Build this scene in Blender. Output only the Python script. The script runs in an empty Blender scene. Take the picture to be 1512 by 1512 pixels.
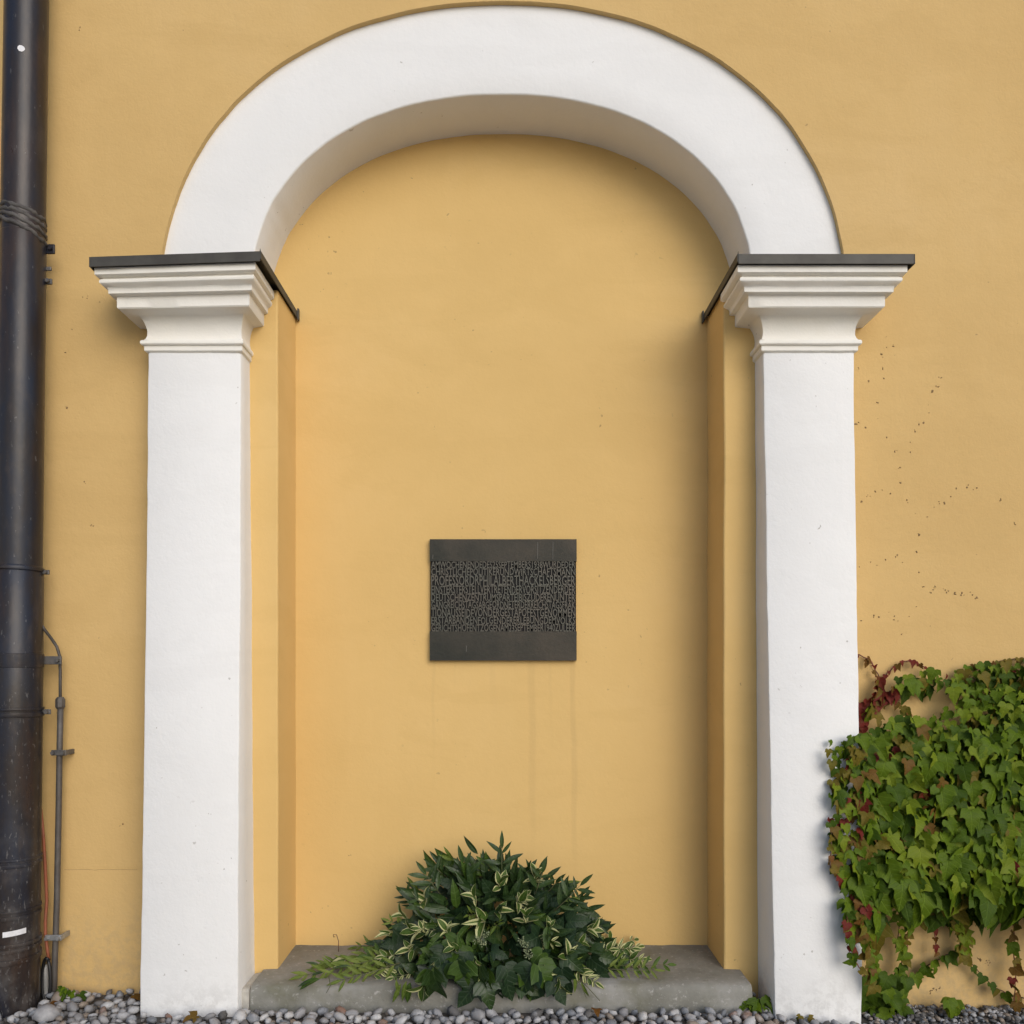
import bpy, math, random
from mathutils import Vector, Matrix, noise as mnoise

R = math.radians
rnd = random.Random(7)
SC = bpy.context.scene
COL = SC.collection

# ------------------------------------------------------------------ camera
CAM_Z, CAM_D, PX = 1.2, 3.0, 0.0025      # eye height, distance to the facade plane (y = 0), metres per photo pixel there
cd = bpy.data.cameras.new('camera')
cam = bpy.data.objects.new('camera', cd)
COL.objects.link(cam)
cam.location = (0, -CAM_D, CAM_Z)
cam.rotation_euler = (R(90), 0, 0)
cd.sensor_width = 36
cd.lens = 36 * (CAM_D / PX) / 1512
cd.shift_x = 5 / 1512
cd.shift_y = 221 / 1512
cd.clip_start = 0.05
cd.clip_end = 500
SC.camera = cam

# ------------------------------------------------------------------ sky and sun (soft light from the right)
SUN_AZ, SUN_EL = R(152), R(29)           # azimuth measured from +Y towards +X
w = bpy.data.worlds.new('World')
SC.world = w
w.use_nodes = True
nt = w.node_tree
nt.nodes.clear()
wo = nt.nodes.new('ShaderNodeOutputWorld')
bg = nt.nodes.new('ShaderNodeBackground')
sky = nt.nodes.new('ShaderNodeTexSky')
sky.sky_type = 'NISHITA'
sky.sun_disc = False
sky.sun_elevation = SUN_EL
sky.sun_rotation = SUN_AZ
sky.dust_density = 1.7
sky.air_density = 0.9
sky.ozone_density = 1.0
bg.inputs[1].default_value = 0.12
nt.links.new(sky.outputs[0], bg.inputs[0])
nt.links.new(bg.outputs[0], wo.inputs[0])

sd = bpy.data.lights.new('sun', 'SUN')
sd.energy = 1.1
sd.angle = R(48)
sd.color = (1.0, 0.992, 0.978)
sun = bpy.data.objects.new('sun', sd)
COL.objects.link(sun)
to_sun = Vector((math.sin(SUN_AZ) * math.cos(SUN_EL), math.cos(SUN_AZ) * math.cos(SUN_EL), math.sin(SUN_EL)))
sun.location = to_sun * 20
sun.rotation_euler = to_sun.to_track_quat('Z', 'Y').to_euler()

vs = SC.view_settings
vs.view_transform = 'Standard'
vs.look = 'None'
vs.gamma = 1
vs.use_curve_mapping = False
vs.exposure = 0.30
try:
    SC.cycles.max_bounces = 8
    SC.cycles.diffuse_bounces = 5
except Exception:
    pass


# ------------------------------------------------------------------ helpers
def P(px, py, r=1.0):
    """photo pixel -> point on the vertical plane whose distance is r times the facade's"""
    return Vector(((px - 751) * r * PX, (r - 1) * CAM_D, CAM_Z - (py - 977) * r * PX))


def RY(y):
    return 1 + y / CAM_D


def PY(px, py, y):
    return P(px, py, RY(y))


def tag(o, label=None, cat=None, group=None, kind=None):
    if label: o['label'] = label
    if cat: o['category'] = cat
    if group: o['group'] = group
    if kind: o['kind'] = kind
    return o


def empty(name, loc=(0, 0, 0)):
    o = bpy.data.objects.new(name, None)
    o.location = loc
    o.empty_display_size = 0.1
    COL.objects.link(o)
    return o


class MB:
    def __init__(s):
        s.v, s.f, s.m, s.uv = [], [], [], []

    def add(s, vs_, fs, mi=0):
        b = len(s.v)
        s.v += [tuple(p) for p in vs_]
        for i, f in enumerate(fs):
            s.f.append(tuple(b + k for k in f))
            s.m.append(mi[i] if isinstance(mi, (list, tuple)) else mi)

    def box(s, a, b, mi=0):
        (x0, y0, z0), (x1, y1, z1) = a, b
        s.add([(x0, y0, z0), (x1, y0, z0), (x1, y1, z0), (x0, y1, z0), (x0, y0, z1), (x1, y0, z1), (x1, y1, z1), (x0, y1, z1)],
              [(0, 3, 2, 1), (4, 5, 6, 7), (0, 1, 5, 4), (1, 2, 6, 5), (2, 3, 7, 6), (3, 0, 4, 7)], mi)

    def tube(s, pts, rad, n=8, mi=0, caps=True):
        pts = [Vector(p) for p in pts]
        rad = rad if isinstance(rad, (list, tuple)) else [rad] * len(pts)
        b = len(s.v)
        prev = None
        for i, p in enumerate(pts):
            t = (pts[min(i + 1, len(pts) - 1)] - pts[max(i - 1, 0)]).normalized()
            if prev is None:
                u = t.orthogonal().normalized()
            else:
                u = (prev - t * prev.dot(t)).normalized()
            prev = u
            w_ = t.cross(u)
            for k in range(n):
                a = 2 * math.pi * k / n
                s.v.append(tuple(p + (u * math.cos(a) + w_ * math.sin(a)) * rad[i]))
        for i in range(len(pts) - 1):
            for k in range(n):
                k2 = (k + 1) % n
                s.f.append((b + i * n + k, b + i * n + k2, b + (i + 1) * n + k2, b + (i + 1) * n + k))
                s.m.append(mi)
        if caps:
            s.f.append(tuple(b + k for k in reversed(range(n)))); s.m.append(mi)
            e = b + (len(pts) - 1) * n
            s.f.append(tuple(e + k for k in range(n))); s.m.append(mi)

    def put(s, proto, M, mi=None):
        """append a prototype (verts, faces, mats) transformed by M"""
        b = len(s.v)
        s.v += [tuple(M @ Vector(p)) for p in proto[0]]
        s.uv += [(p[0], p[1]) for p in proto[0]]
        s.f += [tuple(b + k for k in f) for f in proto[1]]
        s.m += [(q if mi is None else mi) for q in proto[2]]

    def mesh(s, name, mats, smooth=False):
        me = bpy.data.meshes.new(name)
        me.from_pydata(s.v, [], s.f)
        for m in (mats if isinstance(mats, (list, tuple)) else [mats]):
            me.materials.append(m)
        me.polygons.foreach_set('material_index', s.m)
        if smooth:
            me.polygons.foreach_set('use_smooth', [True] * len(s.f))
        if s.uv and len(s.uv) == len(s.v):
            ul = me.uv_layers.new(name='UVMap')
            flat = []
            for f in s.f:
                for k in f: flat += s.uv[k]
            ul.data.foreach_set('uv', flat)
        me.update()
        return me

    def build(s, name, mats, parent=None, smooth=False, bevel=0, seg=2):
        o = bpy.data.objects.new(name, s.mesh(name, mats, smooth))
        COL.objects.link(o)
        attach(o, parent)
        if bevel:
            md = o.modifiers.new('bevel', 'BEVEL')
            md.width = bevel
            md.segments = seg
            md.limit_method = 'ANGLE'
            md.angle_limit = R(40)
            md.use_clamp_overlap = True
        return o


def attach(o, parent):
    if parent is not None:
        o.parent = parent
        # all meshes are written in world coordinates: undo the parents' offset
        off = Vector((0, 0, 0))
        p = parent
        while p:
            off += p.location
            p = p.parent
        o.location = o.location - off


def nz(x, y=0.0, z=0.0):
    return mnoise.noise(Vector((x, y, z)))


# ------------------------------------------------------------------ materials
def new_mat(name):
    m = bpy.data.materials.new(name)
    m.use_nodes = True
    n = m.node_tree
    b = n.nodes['Principled BSDF']
    return m, n, b


def N(n, t, **kw):
    x = n.nodes.new(t)
    for k, v in kw.items():
        setattr(x, k, v)
    return x


def L(n, a, b):
    n.links.new(a, b)


def ramp(n, src, stops):
    r = N(n, 'ShaderNodeValToRGB')
    el = r.color_ramp.elements
    while len(el) < len(stops):
        el.new(0.5)
    for e, (p, c) in zip(el, stops):
        e.position = p
        e.color = c if len(c) == 4 else (*c, 1)
    L(n, src, r.inputs[0])
    return r


def noise_tex(n, co, scale, detail=4, rough=0.55, dist=0.0):
    t = N(n, 'ShaderNodeTexNoise')
    t.inputs['Scale'].default_value = scale
    t.inputs['Detail'].default_value = detail
    t.inputs['Roughness'].default_value = rough
    t.inputs['Distortion'].default_value = dist
    L(n, co, t.inputs['Vector'])
    return t.outputs['Fac']


def mixc(n, fac, a, b, mode='MIX'):
    x = N(n, 'ShaderNodeMix', data_type='RGBA', blend_type=mode)
    for s_, v in ((x.inputs[0], fac), (x.inputs[6], a), (x.inputs[7], b)):
        if hasattr(v, 'is_output'):
            L(n, v, s_)
        elif isinstance(v, (int, float)):
            s_.default_value = v
        else:
            s_.default_value = (*v, 1) if len(v) == 3 else v
    return x.outputs[2]


def math_(n, op, a, b=None, c=None, clamp=False):
    x = N(n, 'ShaderNodeMath', operation=op, use_clamp=clamp)
    for i, v in enumerate((a, b, c)):
        if v is None: continue
        if hasattr(v, 'is_output'):
            L(n, v, x.inputs[i])
        else:
            x.inputs[i].default_value = v
    return x.outputs[0]


def smooth(n, v, a, b):
    x = N(n, 'ShaderNodeMapRange', interpolation_type='SMOOTHSTEP')
    L(n, v, x.inputs[0])
    x.inputs[1].default_value = a
    x.inputs[2].default_value = b
    return x.outputs[0]


def bump(n, b, h, strength=0.3, dist=0.005):
    x = N(n, 'ShaderNodeBump')
    x.inputs['Strength'].default_value = strength
    x.inputs['Distance'].default_value = dist
    L(n, h, x.inputs['Height'])
    L(n, x.outputs[0], b.inputs['Normal'])


def pos(n):
    return N(n, 'ShaderNodeNewGeometry').outputs['Position']


def plaster(name, base, dark, light, stains=False, rough=0.85, bumpy=0.25, dirt=None, stain_col=None):
    m, n, b = new_mat(name)
    p = pos(n)
    f1 = noise_tex(n, p, 0.9, 5, 0.6)
    f2 = noise_tex(n, p, 7, 5, 0.6)
    mp = N(n, 'ShaderNodeMapping')
    mp.inputs['Scale'].default_value = (5, 5, 0.5)
    L(n, p, mp.inputs[0])
    f3 = noise_tex(n, mp.outputs[0], 1.4, 4, 0.6)
    c = ramp(n, f1, [(0.3, dark), (0.52, base), (0.75, light)]).outputs[0]
    c = mixc(n, math_(n, 'MULTIPLY', smooth(n, f2, 0.45, 0.75), 0.35), c, dark)
    c = mixc(n, math_(n, 'MULTIPLY', smooth(n, f3, 0.5, 0.8), 0.25), c, light)
    mh = N(n, 'ShaderNodeMapping')
    mh.inputs['Scale'].default_value = (0.7, 0.7, 2.4)
    L(n, p, mh.inputs[0])
    f5 = noise_tex(n, mh.outputs[0], 2.2, 6, 0.62, 0.6)
    c = mixc(n, math_(n, 'MULTIPLY', smooth(n, f5, 0.50, 0.60), 0.38), c, dark)
    # small dark flecks and pits
    fl = noise_tex(n, p, 46, 2, 0.5)
    mk = noise_tex(n, p, 2.3, 2, 0.5)
    fleck = math_(n, 'MULTIPLY', smooth(n, fl, 0.725, 0.757), smooth(n, mk, 0.47, 0.6))
    c = mixc(n, math_(n, 'MULTIPLY', fleck, 0.45), c, (0.13, 0.09, 0.05))
    sx = N(n, 'ShaderNodeSeparateXYZ')
    L(n, p, sx.inputs[0])
    if dirt:
        # splash zone above the gravel
        zz = math_(n, 'ADD', sx.outputs[2], math_(n, 'MULTIPLY', math_(n, 'SUBTRACT', f2, 0.5), 0.35))
        low = math_(n, 'SUBTRACT', 1.0, smooth(n, zz, dirt[1], dirt[2]))
        f4 = noise_tex(n, p, 30, 4, 0.7)
        low = math_(n, 'MULTIPLY', low, smooth(n, f4, 0.4, 0.62))
        c = mixc(n, math_(n, 'MULTIPLY', low, dirt[3]), c, dirt[0])
    if stains:
        # run-off streaks below the plaque
        tot = None
        for (x0, wd, zt, zb, st) in ((-0.300, 0.010, 1.20, 0.62, 0.30), (-0.215, 0.006, 1.20, 0.9, 0.16), (0.092, 0.022, 1.21, 0.30, 0.26),
                                     (0.262, 0.016, 1.20, 0.25, 0.5), (0.17, 0.01, 1.2, 0.75, 0.15), (-0.06, 0.02, 1.2, 0.8, 0.12)):
            wob = math_(n, 'MULTIPLY', math_(n, 'SUBTRACT', noise_tex(n, p, 3.0, 2), 0.5), 0.035)
            dx = math_(n, 'ABSOLUTE', math_(n, 'ADD', math_(n, 'SUBTRACT', sx.outputs[0], x0), wob))
            band = math_(n, 'SUBTRACT', 1.0, smooth(n, dx, wd * 0.25, wd))
            fade = math_(n, 'MULTIPLY', smooth(n, sx.outputs[2], zb, zb + 0.45),
                         math_(n, 'SUBTRACT', 1.0, smooth(n, sx.outputs[2], zt, zt + 0.01)))
            k = math_(n, 'MULTIPLY', math_(n, 'MULTIPLY', band, fade), st)
            tot = k if tot is None else math_(n, 'MAXIMUM', tot, k)
        tot = math_(n, 'MULTIPLY', math_(n, 'MULTIPLY', tot, 0.42), smooth(n, f3, 0.3, 0.6))
        c = mixc(n, tot, c, (0.27, 0.17, 0.08))
    L(n, c, b.inputs['Base Color'])
    b.inputs['Roughness'].default_value = rough
    b.inputs['Specular IOR Level'].default_value = 0.25
    h1 = noise_tex(n, p, 120, 3, 0.6)
    h2 = noise_tex(n, p, 14, 4, 0.55)
    h3 = noise_tex(n, p, 3.2, 2, 0.5)
    h4 = noise_tex(n, p, 45, 3, 0.55)
    h = math_(n, 'ADD', math_(n, 'MULTIPLY', h1, 0.35), math_(n, 'MULTIPLY', h2, 0.8))
    h = math_(n, 'ADD', h, math_(n, 'MULTIPLY', h4, 0.55))
    h = math_(n, 'ADD', h, math_(n, 'MULTIPLY', h3, 2.2))
    bump(n, b, h, bumpy, 0.006)
    return m


OCHRE = (0.605, 0.410, 0.168)
M = {}
M['ochre'] = plaster('ochre_plaster', OCHRE, (0.555, 0.37, 0.147), (0.64, 0.443, 0.198), bumpy=0.36, dirt=((0.44, 0.32, 0.17), 0.0, 0.42, 0.5))
M['ochre_niche_lit'] = plaster('ochre_niche_lit_plaster', (0.665, 0.452, 0.178), (0.62, 0.417, 0.158), (0.69, 0.48, 0.205), stains=True)  # same ochre, brighter and more saturated: bounced light in the niche painted in
M['white'] = plaster('white_lime_paint', (0.78, 0.778, 0.762), (0.735, 0.732, 0.715), (0.81, 0.808, 0.795), bumpy=0.30,
                     dirt=((0.45, 0.44, 0.42), -0.05, 0.16, 0.38))
M['white_arch'] = plaster('white_arch_paint', (0.78, 0.778, 0.762), (0.74, 0.737, 0.72), (0.81, 0.808, 0.795), bumpy=0.22)
M['cream'] = plaster('cream_moulding_paint', (0.79, 0.765, 0.70), (0.74, 0.71, 0.63), (0.81, 0.795, 0.75), bumpy=0.25)


def simple(name, col, rough=0.5, metal=0.0, var=None, scale=8, bumps=0.0, bscale=60, spec=0.5, detail=5, stops=(0.35, 0.65)):
    m, n, b = new_mat(name)
    p = pos(n)
    if var:
        f = noise_tex(n, p, scale, detail, 0.6)
        c = ramp(n, f, [(stops[0], col), (stops[1], var)]).outputs[0]
        L(n, c, b.inputs['Base Color'])
    else:
        b.inputs['Base Color'].default_value = (*col, 1)
    b.inputs['Roughness'].default_value = rough
    b.inputs['Metallic'].default_value = metal
    b.inputs['Specular IOR Level'].default_value = spec
    if bumps:
        bump(n, b, noise_tex(n, p, bscale, 4, 0.6), bumps, 0.004)
    return m


M['flashing'] = simple('weathered_sheet_metal', (0.046, 0.041, 0.034), 0.6, 0.2, (0.072, 0.068, 0.056), 9, 0.15, 40)
M['bronze'] = simple('dark_bronze', (0.027, 0.028, 0.022), 0.55, 0.2, (0.056, 0.048, 0.036), 6, 0.3, 90, spec=0.3)
M['bronze_field'] = simple('black_bronze_patina', (0.008, 0.008, 0.007), 0.8, 0.2, (0.013, 0.011, 0.010), 12)
M['bronze_letter'] = simple('worn_bronze', (0.095, 0.096, 0.078), 0.55, 0.15, (0.115, 0.102, 0.082), 7, 0.2, 90, spec=0.3)
M['scratch'] = simple('pale_scratch', (0.12, 0.115, 0.10), 0.6)
M['wrap'] = simple('dirty_joint_tape', (0.035, 0.031, 0.029), 0.7, 0, (0.095, 0.088, 0.08), 26, 0.5, 60)
M['iron'] = simple('grey_iron', (0.10, 0.10, 0.10), 0.55, 0.5, (0.16, 0.15, 0.14), 30, 0.2, 120)
M['galvanised'] = simple('galvanised_steel', (0.32, 0.33, 0.34), 0.45, 0.7, (0.42, 0.43, 0.44), 60, 0.1, 120)
M['rod'] = simple('dull_conductor_metal', (0.085, 0.075, 0.068), 0.6, 0.4, (0.13, 0.12, 0.11), 16, 0.2, 120)
M['orange_cable'] = simple('orange_cable_sheath', (0.30, 0.085, 0.035), 0.6, 0, (0.24, 0.085, 0.045), 20)
M['black_cable'] = simple('black_rubber', (0.012, 0.012, 0.013), 0.5)
M['grey_plastic'] = simple('grey_plastic', (0.33, 0.33, 0.32), 0.5, 0, (0.24, 0.24, 0.23), 25)
M['sticker'] = simple('white_sticker', (0.72, 0.72, 0.74), 0.45, 0, (0.62, 0.62, 0.63), 60)
M['stem'] = simple('vine_stem', (0.12, 0.07, 0.04), 0.8, 0, (0.2, 0.10, 0.06), 30)
M['red_stem'] = simple('red_vine_stem', (0.22, 0.05, 0.04), 0.6, 0, (0.16, 0.07, 0.04), 30)
M['green_stem'] = simple('green_stem', (0.07, 0.09, 0.03), 0.6, 0, (0.11, 0.10, 0.05), 30)
M['sucker'] = simple('dry_tendril_pad', (0.17, 0.11, 0.05), 0.9, 0, (0.30, 0.2, 0.09), 40)
M['gap_shade'] = simple('gap_shade_dark', (0.05, 0.042, 0.035), 0.95, 0, (0.09, 0.08, 0.07), 20, 0.5, 60)  # dark tone that paints the shade between pebbles


def pipe_mat():
    m, n, b = new_mat('old_painted_pipe')
    p = pos(n)
    mp0 = N(n, 'ShaderNodeMapping')
    mp0.inputs['Scale'].default_value = (1, 1, 0.25)
    L(n, p, mp0.inputs[0])
    f = noise_tex(n, mp0.outputs[0], 9, 5, 0.65)
    c = ramp(n, f, [(0.32, (0.040, 0.025, 0.018)), (0.48, (0.021, 0.017, 0.017)), (0.66, (0.013, 0.017, 0.030))]).outputs[0]
    mp = N(n, 'ShaderNodeMapping')
    mp.inputs['Scale'].default_value = (1, 1, 0.35)
    L(n, p, mp.inputs[0])
    s1 = noise_tex(n, mp.outputs[0], 105, 4, 0.65)
    sx = N(n, 'ShaderNodeSeparateXYZ')
    L(n, p, sx.inputs[0])
    # more chipped and scuffed towards the ground
    thr = math_(n, 'ADD', s1, math_(n, 'MULTIPLY', math_(n, 'SUBTRACT', 1.0, smooth(n, sx.outputs[2], 0.0, 2.2)), 0.065))
    chip = smooth(n, thr, 0.66, 0.70)
    c = mixc(n, math_(n, 'MULTIPLY', chip, 0.36), c, (0.20, 0.195, 0.19))
    st_ = noise_tex(n, mp.outputs[0], 22, 4, 0.6)
    c = mixc(n, math_(n, 'MULTIPLY', smooth(n, st_, 0.5, 0.75), 0.5), c, (0.055, 0.042, 0.036))
    dust = math_(n, 'MULTIPLY', math_(n, 'SUBTRACT', 1.0, smooth(n, sx.outputs[2], 0.0, 0.9)), smooth(n, noise_tex(n, p, 11, 4, 0.6), 0.4, 0.7))
    c = mixc(n, math_(n, 'MULTIPLY', dust, 0.25), c, (0.22, 0.21, 0.2))
    L(n, c, b.inputs['Base Color'])
    rr = ramp(n, f, [(0.3, (0.26,) * 3), (0.7, (0.40,) * 3)]).outputs[0]
    L(n, rr, b.inputs['Roughness'])
    b.inputs['Specular IOR Level'].default_value = 0.35
    bump(n, b, noise_tex(n, p, 35, 4, 0.6), 0.18, 0.004)
    return m


M['pipe'] = pipe_mat()


def stone_mat():
    m, n, b = new_mat('grey_step_stone')
    p = pos(n)
    f = noise_tex(n, p, 3.5, 6, 0.65)
    c = ramp(n, f, [(0.3, (0.125, 0.12, 0.098)), (0.5, (0.205, 0.20, 0.172)), (0.72, (0.29, 0.283, 0.258))]).outputs[0]
    sp = noise_tex(n, p, 60, 4, 0.7)
    c = mixc(n, math_(n, 'MULTIPLY', smooth(n, sp, 0.56, 0.72), 0.55), c, (0.47, 0.455, 0.43))
    sp2 = noise_tex(n, p, 38, 4, 0.7)
    c = mixc(n, math_(n, 'MULTIPLY', smooth(n, sp2, 0.6, 0.75), 0.5), c, (0.09, 0.08, 0.06))
    gm = noise_tex(n, p, 6, 4, 0.6)
    c = mixc(n, math_(n, 'MULTIPLY', smooth(n, gm, 0.48, 0.7), 0.5), c, (0.11, 0.105, 0.05))
    L(n, c, b.inputs['Base Color'])
    b.inputs['Roughness'].default_value = 0.9
    h = math_(n, 'ADD', math_(n, 'MULTIPLY', noise_tex(n, p, 90, 4, 0.65), 0.5), noise_tex(n, p, 12, 4, 0.6))
    bump(n, b, h, 0.5, 0.006)
    return m


M['stone'] = stone_mat()
M['mortar'] = simple('crumbling_mortar', (0.36, 0.34, 0.30), 0.95, 0, (0.50, 0.48, 0.43), 25, 0.6, 60)


def pebble_mat(name, a, b_, c_):
    m, n, b = new_mat(name)
    oi = N(n, 'ShaderNodeObjectInfo')
    p = pos(n)
    cr = ramp(n, oi.outputs['Random'], [(0.0, a), (0.5, b_), (1.0, c_)]).outputs[0]
    f = noise_tex(n, p, 55, 4, 0.65)
    cr = mixc(n, math_(n, 'MULTIPLY', smooth(n, f, 0.45, 0.7), 0.35), cr, (0.16, 0.15, 0.145))
    f2 = noise_tex(n, p, 24, 3, 0.6)
    cr = mixc(n, math_(n, 'MULTIPLY', smooth(n, f2, 0.5, 0.7), 0.3), cr, (0.6, 0.6, 0.6))
    L(n, cr, b.inputs['Base Color'])
    b.inputs['Roughness'].default_value = 0.75
    bump(n, b, f, 0.25, 0.003)
    return m


M['peb'] = [pebble_mat('grey_pebble', (0.20, 0.195, 0.195), (0.29, 0.285, 0.285), (0.36, 0.355, 0.355)),
            pebble_mat('pale_pebble', (0.34, 0.335, 0.335), (0.42, 0.415, 0.41), (0.50, 0.495, 0.485)),
            pebble_mat('blue_grey_pebble', (0.15, 0.16, 0.175), (0.21, 0.22, 0.235), (0.27, 0.275, 0.285)),
            pebble_mat('tan_pebble', (0.24, 0.18, 0.13), (0.26, 0.22, 0.18), (0.20, 0.11, 0.075)),
            pebble_mat('dark_pebble', (0.07, 0.066, 0.062), (0.10, 0.095, 0.09), (0.14, 0.13, 0.125))]


def gravel_ground_mat():
    m, n, b = new_mat('gravel_ground')
    p = pos(n)
    v = N(n, 'ShaderNodeTexVoronoi')
    v.inputs['Scale'].default_value = 22
    L(n, p, v.inputs['Vector'])
    c = ramp(n, v.outputs['Distance'], [(0.0, (0.52, 0.50, 0.47)), (0.45, (0.42, 0.40, 0.37)), (0.8, (0.14, 0.13, 0.12))]).outputs[0]
    hv = N(n, 'ShaderNodeHueSaturation')
    L(n, c, hv.inputs['Color'])
    s_ = N(n, 'ShaderNodeSeparateColor')
    L(n, v.outputs['Color'], s_.inputs[0])
    L(n, math_(n, 'ADD', math_(n, 'MULTIPLY', s_.outputs[0], 0.7), 0.65), hv.inputs['Value'])
    L(n, hv.outputs[0], b.inputs['Base Color'])
    b.inputs['Roughness'].default_value = 0.9
    bump(n, b, math_(n, 'SUBTRACT', 1.0, v.outputs['Distance']), 0.8, 0.02)
    return m


M['ground'] = gravel_ground_mat()


def leaf_mat(name, a, b_, rough=0.5, spec=0.13, trans=0.15, under=None, vein=0.3):
    m, n, b = new_mat(name)
    p = pos(n)
    oi = N(n, 'ShaderNodeObjectInfo')
    f = noise_tex(n, p, 13, 3, 0.6)
    k = math_(n, 'ADD', math_(n, 'MULTIPLY', f, 0.8), math_(n, 'MULTIPLY', oi.outputs['Random'], 0.35))
    c = ramp(n, k, [(0.30, a), (0.78, b_)]).outputs[0]
    if under:
        c = mixc(n, smooth(n, noise_tex(n, p, 22, 3, 0.6), 0.52, 0.68), c, under)
    # midrib and side veins from the leaf's own coordinates
    uv = N(n, 'ShaderNodeUVMap')
    sx = N(n, 'ShaderNodeSeparateXYZ')
    L(n, uv.outputs[0], sx.inputs[0])
    u = math_(n, 'ABSOLUTE', sx.outputs[0])
    v = sx.outputs[1]
    mid = math_(n, 'SUBTRACT', 1.0, smooth(n, u, 0.008, 0.030))
    sv = math_(n, 'FRACT', math_(n, 'MULTIPLY', math_(n, 'ADD', v, math_(n, 'MULTIPLY', u, 0.75)), 4.5))
    sv = math_(n, 'ABSOLUTE', math_(n, 'SUBTRACT', sv, 0.5))
    side = math_(n, 'MULTIPLY', math_(n, 'SUBTRACT', 1.0, smooth(n, sv, 0.02, 0.13)), 0.6)
    vn = math_(n, 'MAXIMUM', mid, side)
    c = mixc(n, math_(n, 'MULTIPLY', vn, vein), c, tuple(min(1, x * 1.7 + 0.02) for x in b_))
    L(n, c, b.inputs['Base Color'])
    b.inputs['Roughness'].default_value = rough
    b.inputs['Specular IOR Level'].default_value = spec
    h = math_(n, 'ADD', math_(n, 'MULTIPLY', noise_tex(n, p, 60, 3, 0.6), 0.6), math_(n, 'MULTIPLY', vn, -0.8))
    bump(n, b, h, 0.5, 0.003)
    if trans:
        t = N(n, 'ShaderNodeBsdfTranslucent')
        L(n, c, t.inputs[0])
        mx = N(n, 'ShaderNodeMixShader')
        mx.inputs[0].default_value = trans
        out = n.nodes['Material Output']
        L(n, b.outputs[0], mx.inputs[1])
        L(n, t.outputs[0], mx.inputs[2])
        L(n, mx.outputs[0], out.inputs[0])
    return m


# boston ivy leaf colours
IVY = [leaf_mat('ivy_green', (0.058, 0.100, 0.004), (0.100, 0.155, 0.007)),
       leaf_mat('ivy_deep_green', (0.030, 0.060, 0.003), (0.055, 0.096, 0.005)),
       leaf_mat('ivy_yellow_green', (0.105, 0.155, 0.006), (0.150, 0.190, 0.012)),
       leaf_mat('ivy_olive', (0.100, 0.098, 0.009), (0.140, 0.100, 0.013)),
       leaf_mat('ivy_rust', (0.140, 0.055, 0.012), (0.120, 0.078, 0.013)),
       leaf_mat('ivy_red', (0.110, 0.012, 0.009), (0.145, 0.024, 0.014), under=(0.11, 0.045, 0.012))]
# arrangement leaves
ARR = [leaf_mat('laurel_dark_green', (0.015, 0.034, 0.009), (0.036, 0.066, 0.014), 0.36, 0.32, 0.05, vein=0.25),
       leaf_mat('dark_ivy_green', (0.010, 0.025, 0.010), (0.022, 0.044, 0.014), 0.42, 0.20, 0.05, vein=0.4),
       leaf_mat('variegated_green', (0.045, 0.085, 0.016), (0.085, 0.13, 0.025), 0.45, 0.2, 0.1),
       leaf_mat('variegated_cream_edge', (0.44, 0.44, 0.20), (0.57, 0.55, 0.30), 0.5, 0.25, 0.1, vein=0.1),
       leaf_mat('spray_light_green', (0.070, 0.115, 0.014), (0.14, 0.175, 0.032), 0.5, 0.2, 0.12),
       leaf_mat('mid_green', (0.030, 0.062, 0.008), (0.060, 0.105, 0.014), 0.42, 0.22, 0.08),
       leaf_mat('berry_cluster', (0.10, 0.14, 0.07), (0.2, 0.22, 0.12), 0.6, 0.3, 0.0)]

# ------------------------------------------------------------------ ground
WALL_Y, BACK_Y, ARCH_Y = 0.0, 0.25, 0.021


def ground_z(x):
    return -0.02 - 0.05 * max(0.0, min(1.0, (x - 0.7) / 0.9))


g = MB()
xs = [-120, -30, -8, -3] + [-2.4 + 0.2 * i for i in range(25)] + [3, 8, 30, 120]
ys = [-200, -60, -20, -6, -2, -1, -0.5, 0.6]
gv = [(x, y, ground_z(x) - 0.012) for y in ys for x in xs]
nx = len(xs)
g.add(gv, [(j * nx + i, j * nx + i + 1, (j + 1) * nx + i + 1, (j + 1) * nx + i) for j in range(len(ys) - 1) for i in range(nx - 1)])
ground = g.build('ground', M['ground'])
tag(ground, 'grey gravel ground along the foot of the facade', None, None, 'structure')

sb = MB()  # added dark sheet under the pebbles, so the gaps between them look shaded
xb_ = [-2.6 + 0.2 * i for i in range(27)]
sb.add([(x, y, ground_z(x) - 0.008) for y in (-0.62, -0.003) for x in xb_], [(i, i + 1, 27 + i + 1, 27 + i) for i in range(26)])
sb.build('gap_shade_sheet', M['gap_shade'], ground)

# ------------------------------------------------------------------ facade: wall, niche, arch, jambs, pilasters
facade = empty('niche_facade', (0, 0, 0))
tag(facade, 'ochre plastered facade with a blind arched niche framed in white', 'facade')

AO = (-0.0217, 2.5308, 1.2697, 1.1073, 2.15)     # extrados: centre x, springing z, half width, rise, exponent
AI = (-0.0243, 2.5943, 0.9311, 0.7155, 2.15)   # intrados


def arch_curve(A, n=72, wob=0.0, seed=0.0):
    cx, cz, a, b, e = A
    pts = []
    for i in range(n + 1):
        t = math.pi * (1 - i / n)
        c, s_ = math.cos(t), math.sin(t)
        k = 1 + wob * nz(seed + i * 26.0 / n, 1.7) + wob * 0.45 * nz(seed + i * 70.0 / n, 4.7)
        pts.append((cx + math.copysign(abs(c) ** (2 / e), c) * a * k, cz + abs(s_) ** (2 / e) * b * k))
    return pts


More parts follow.
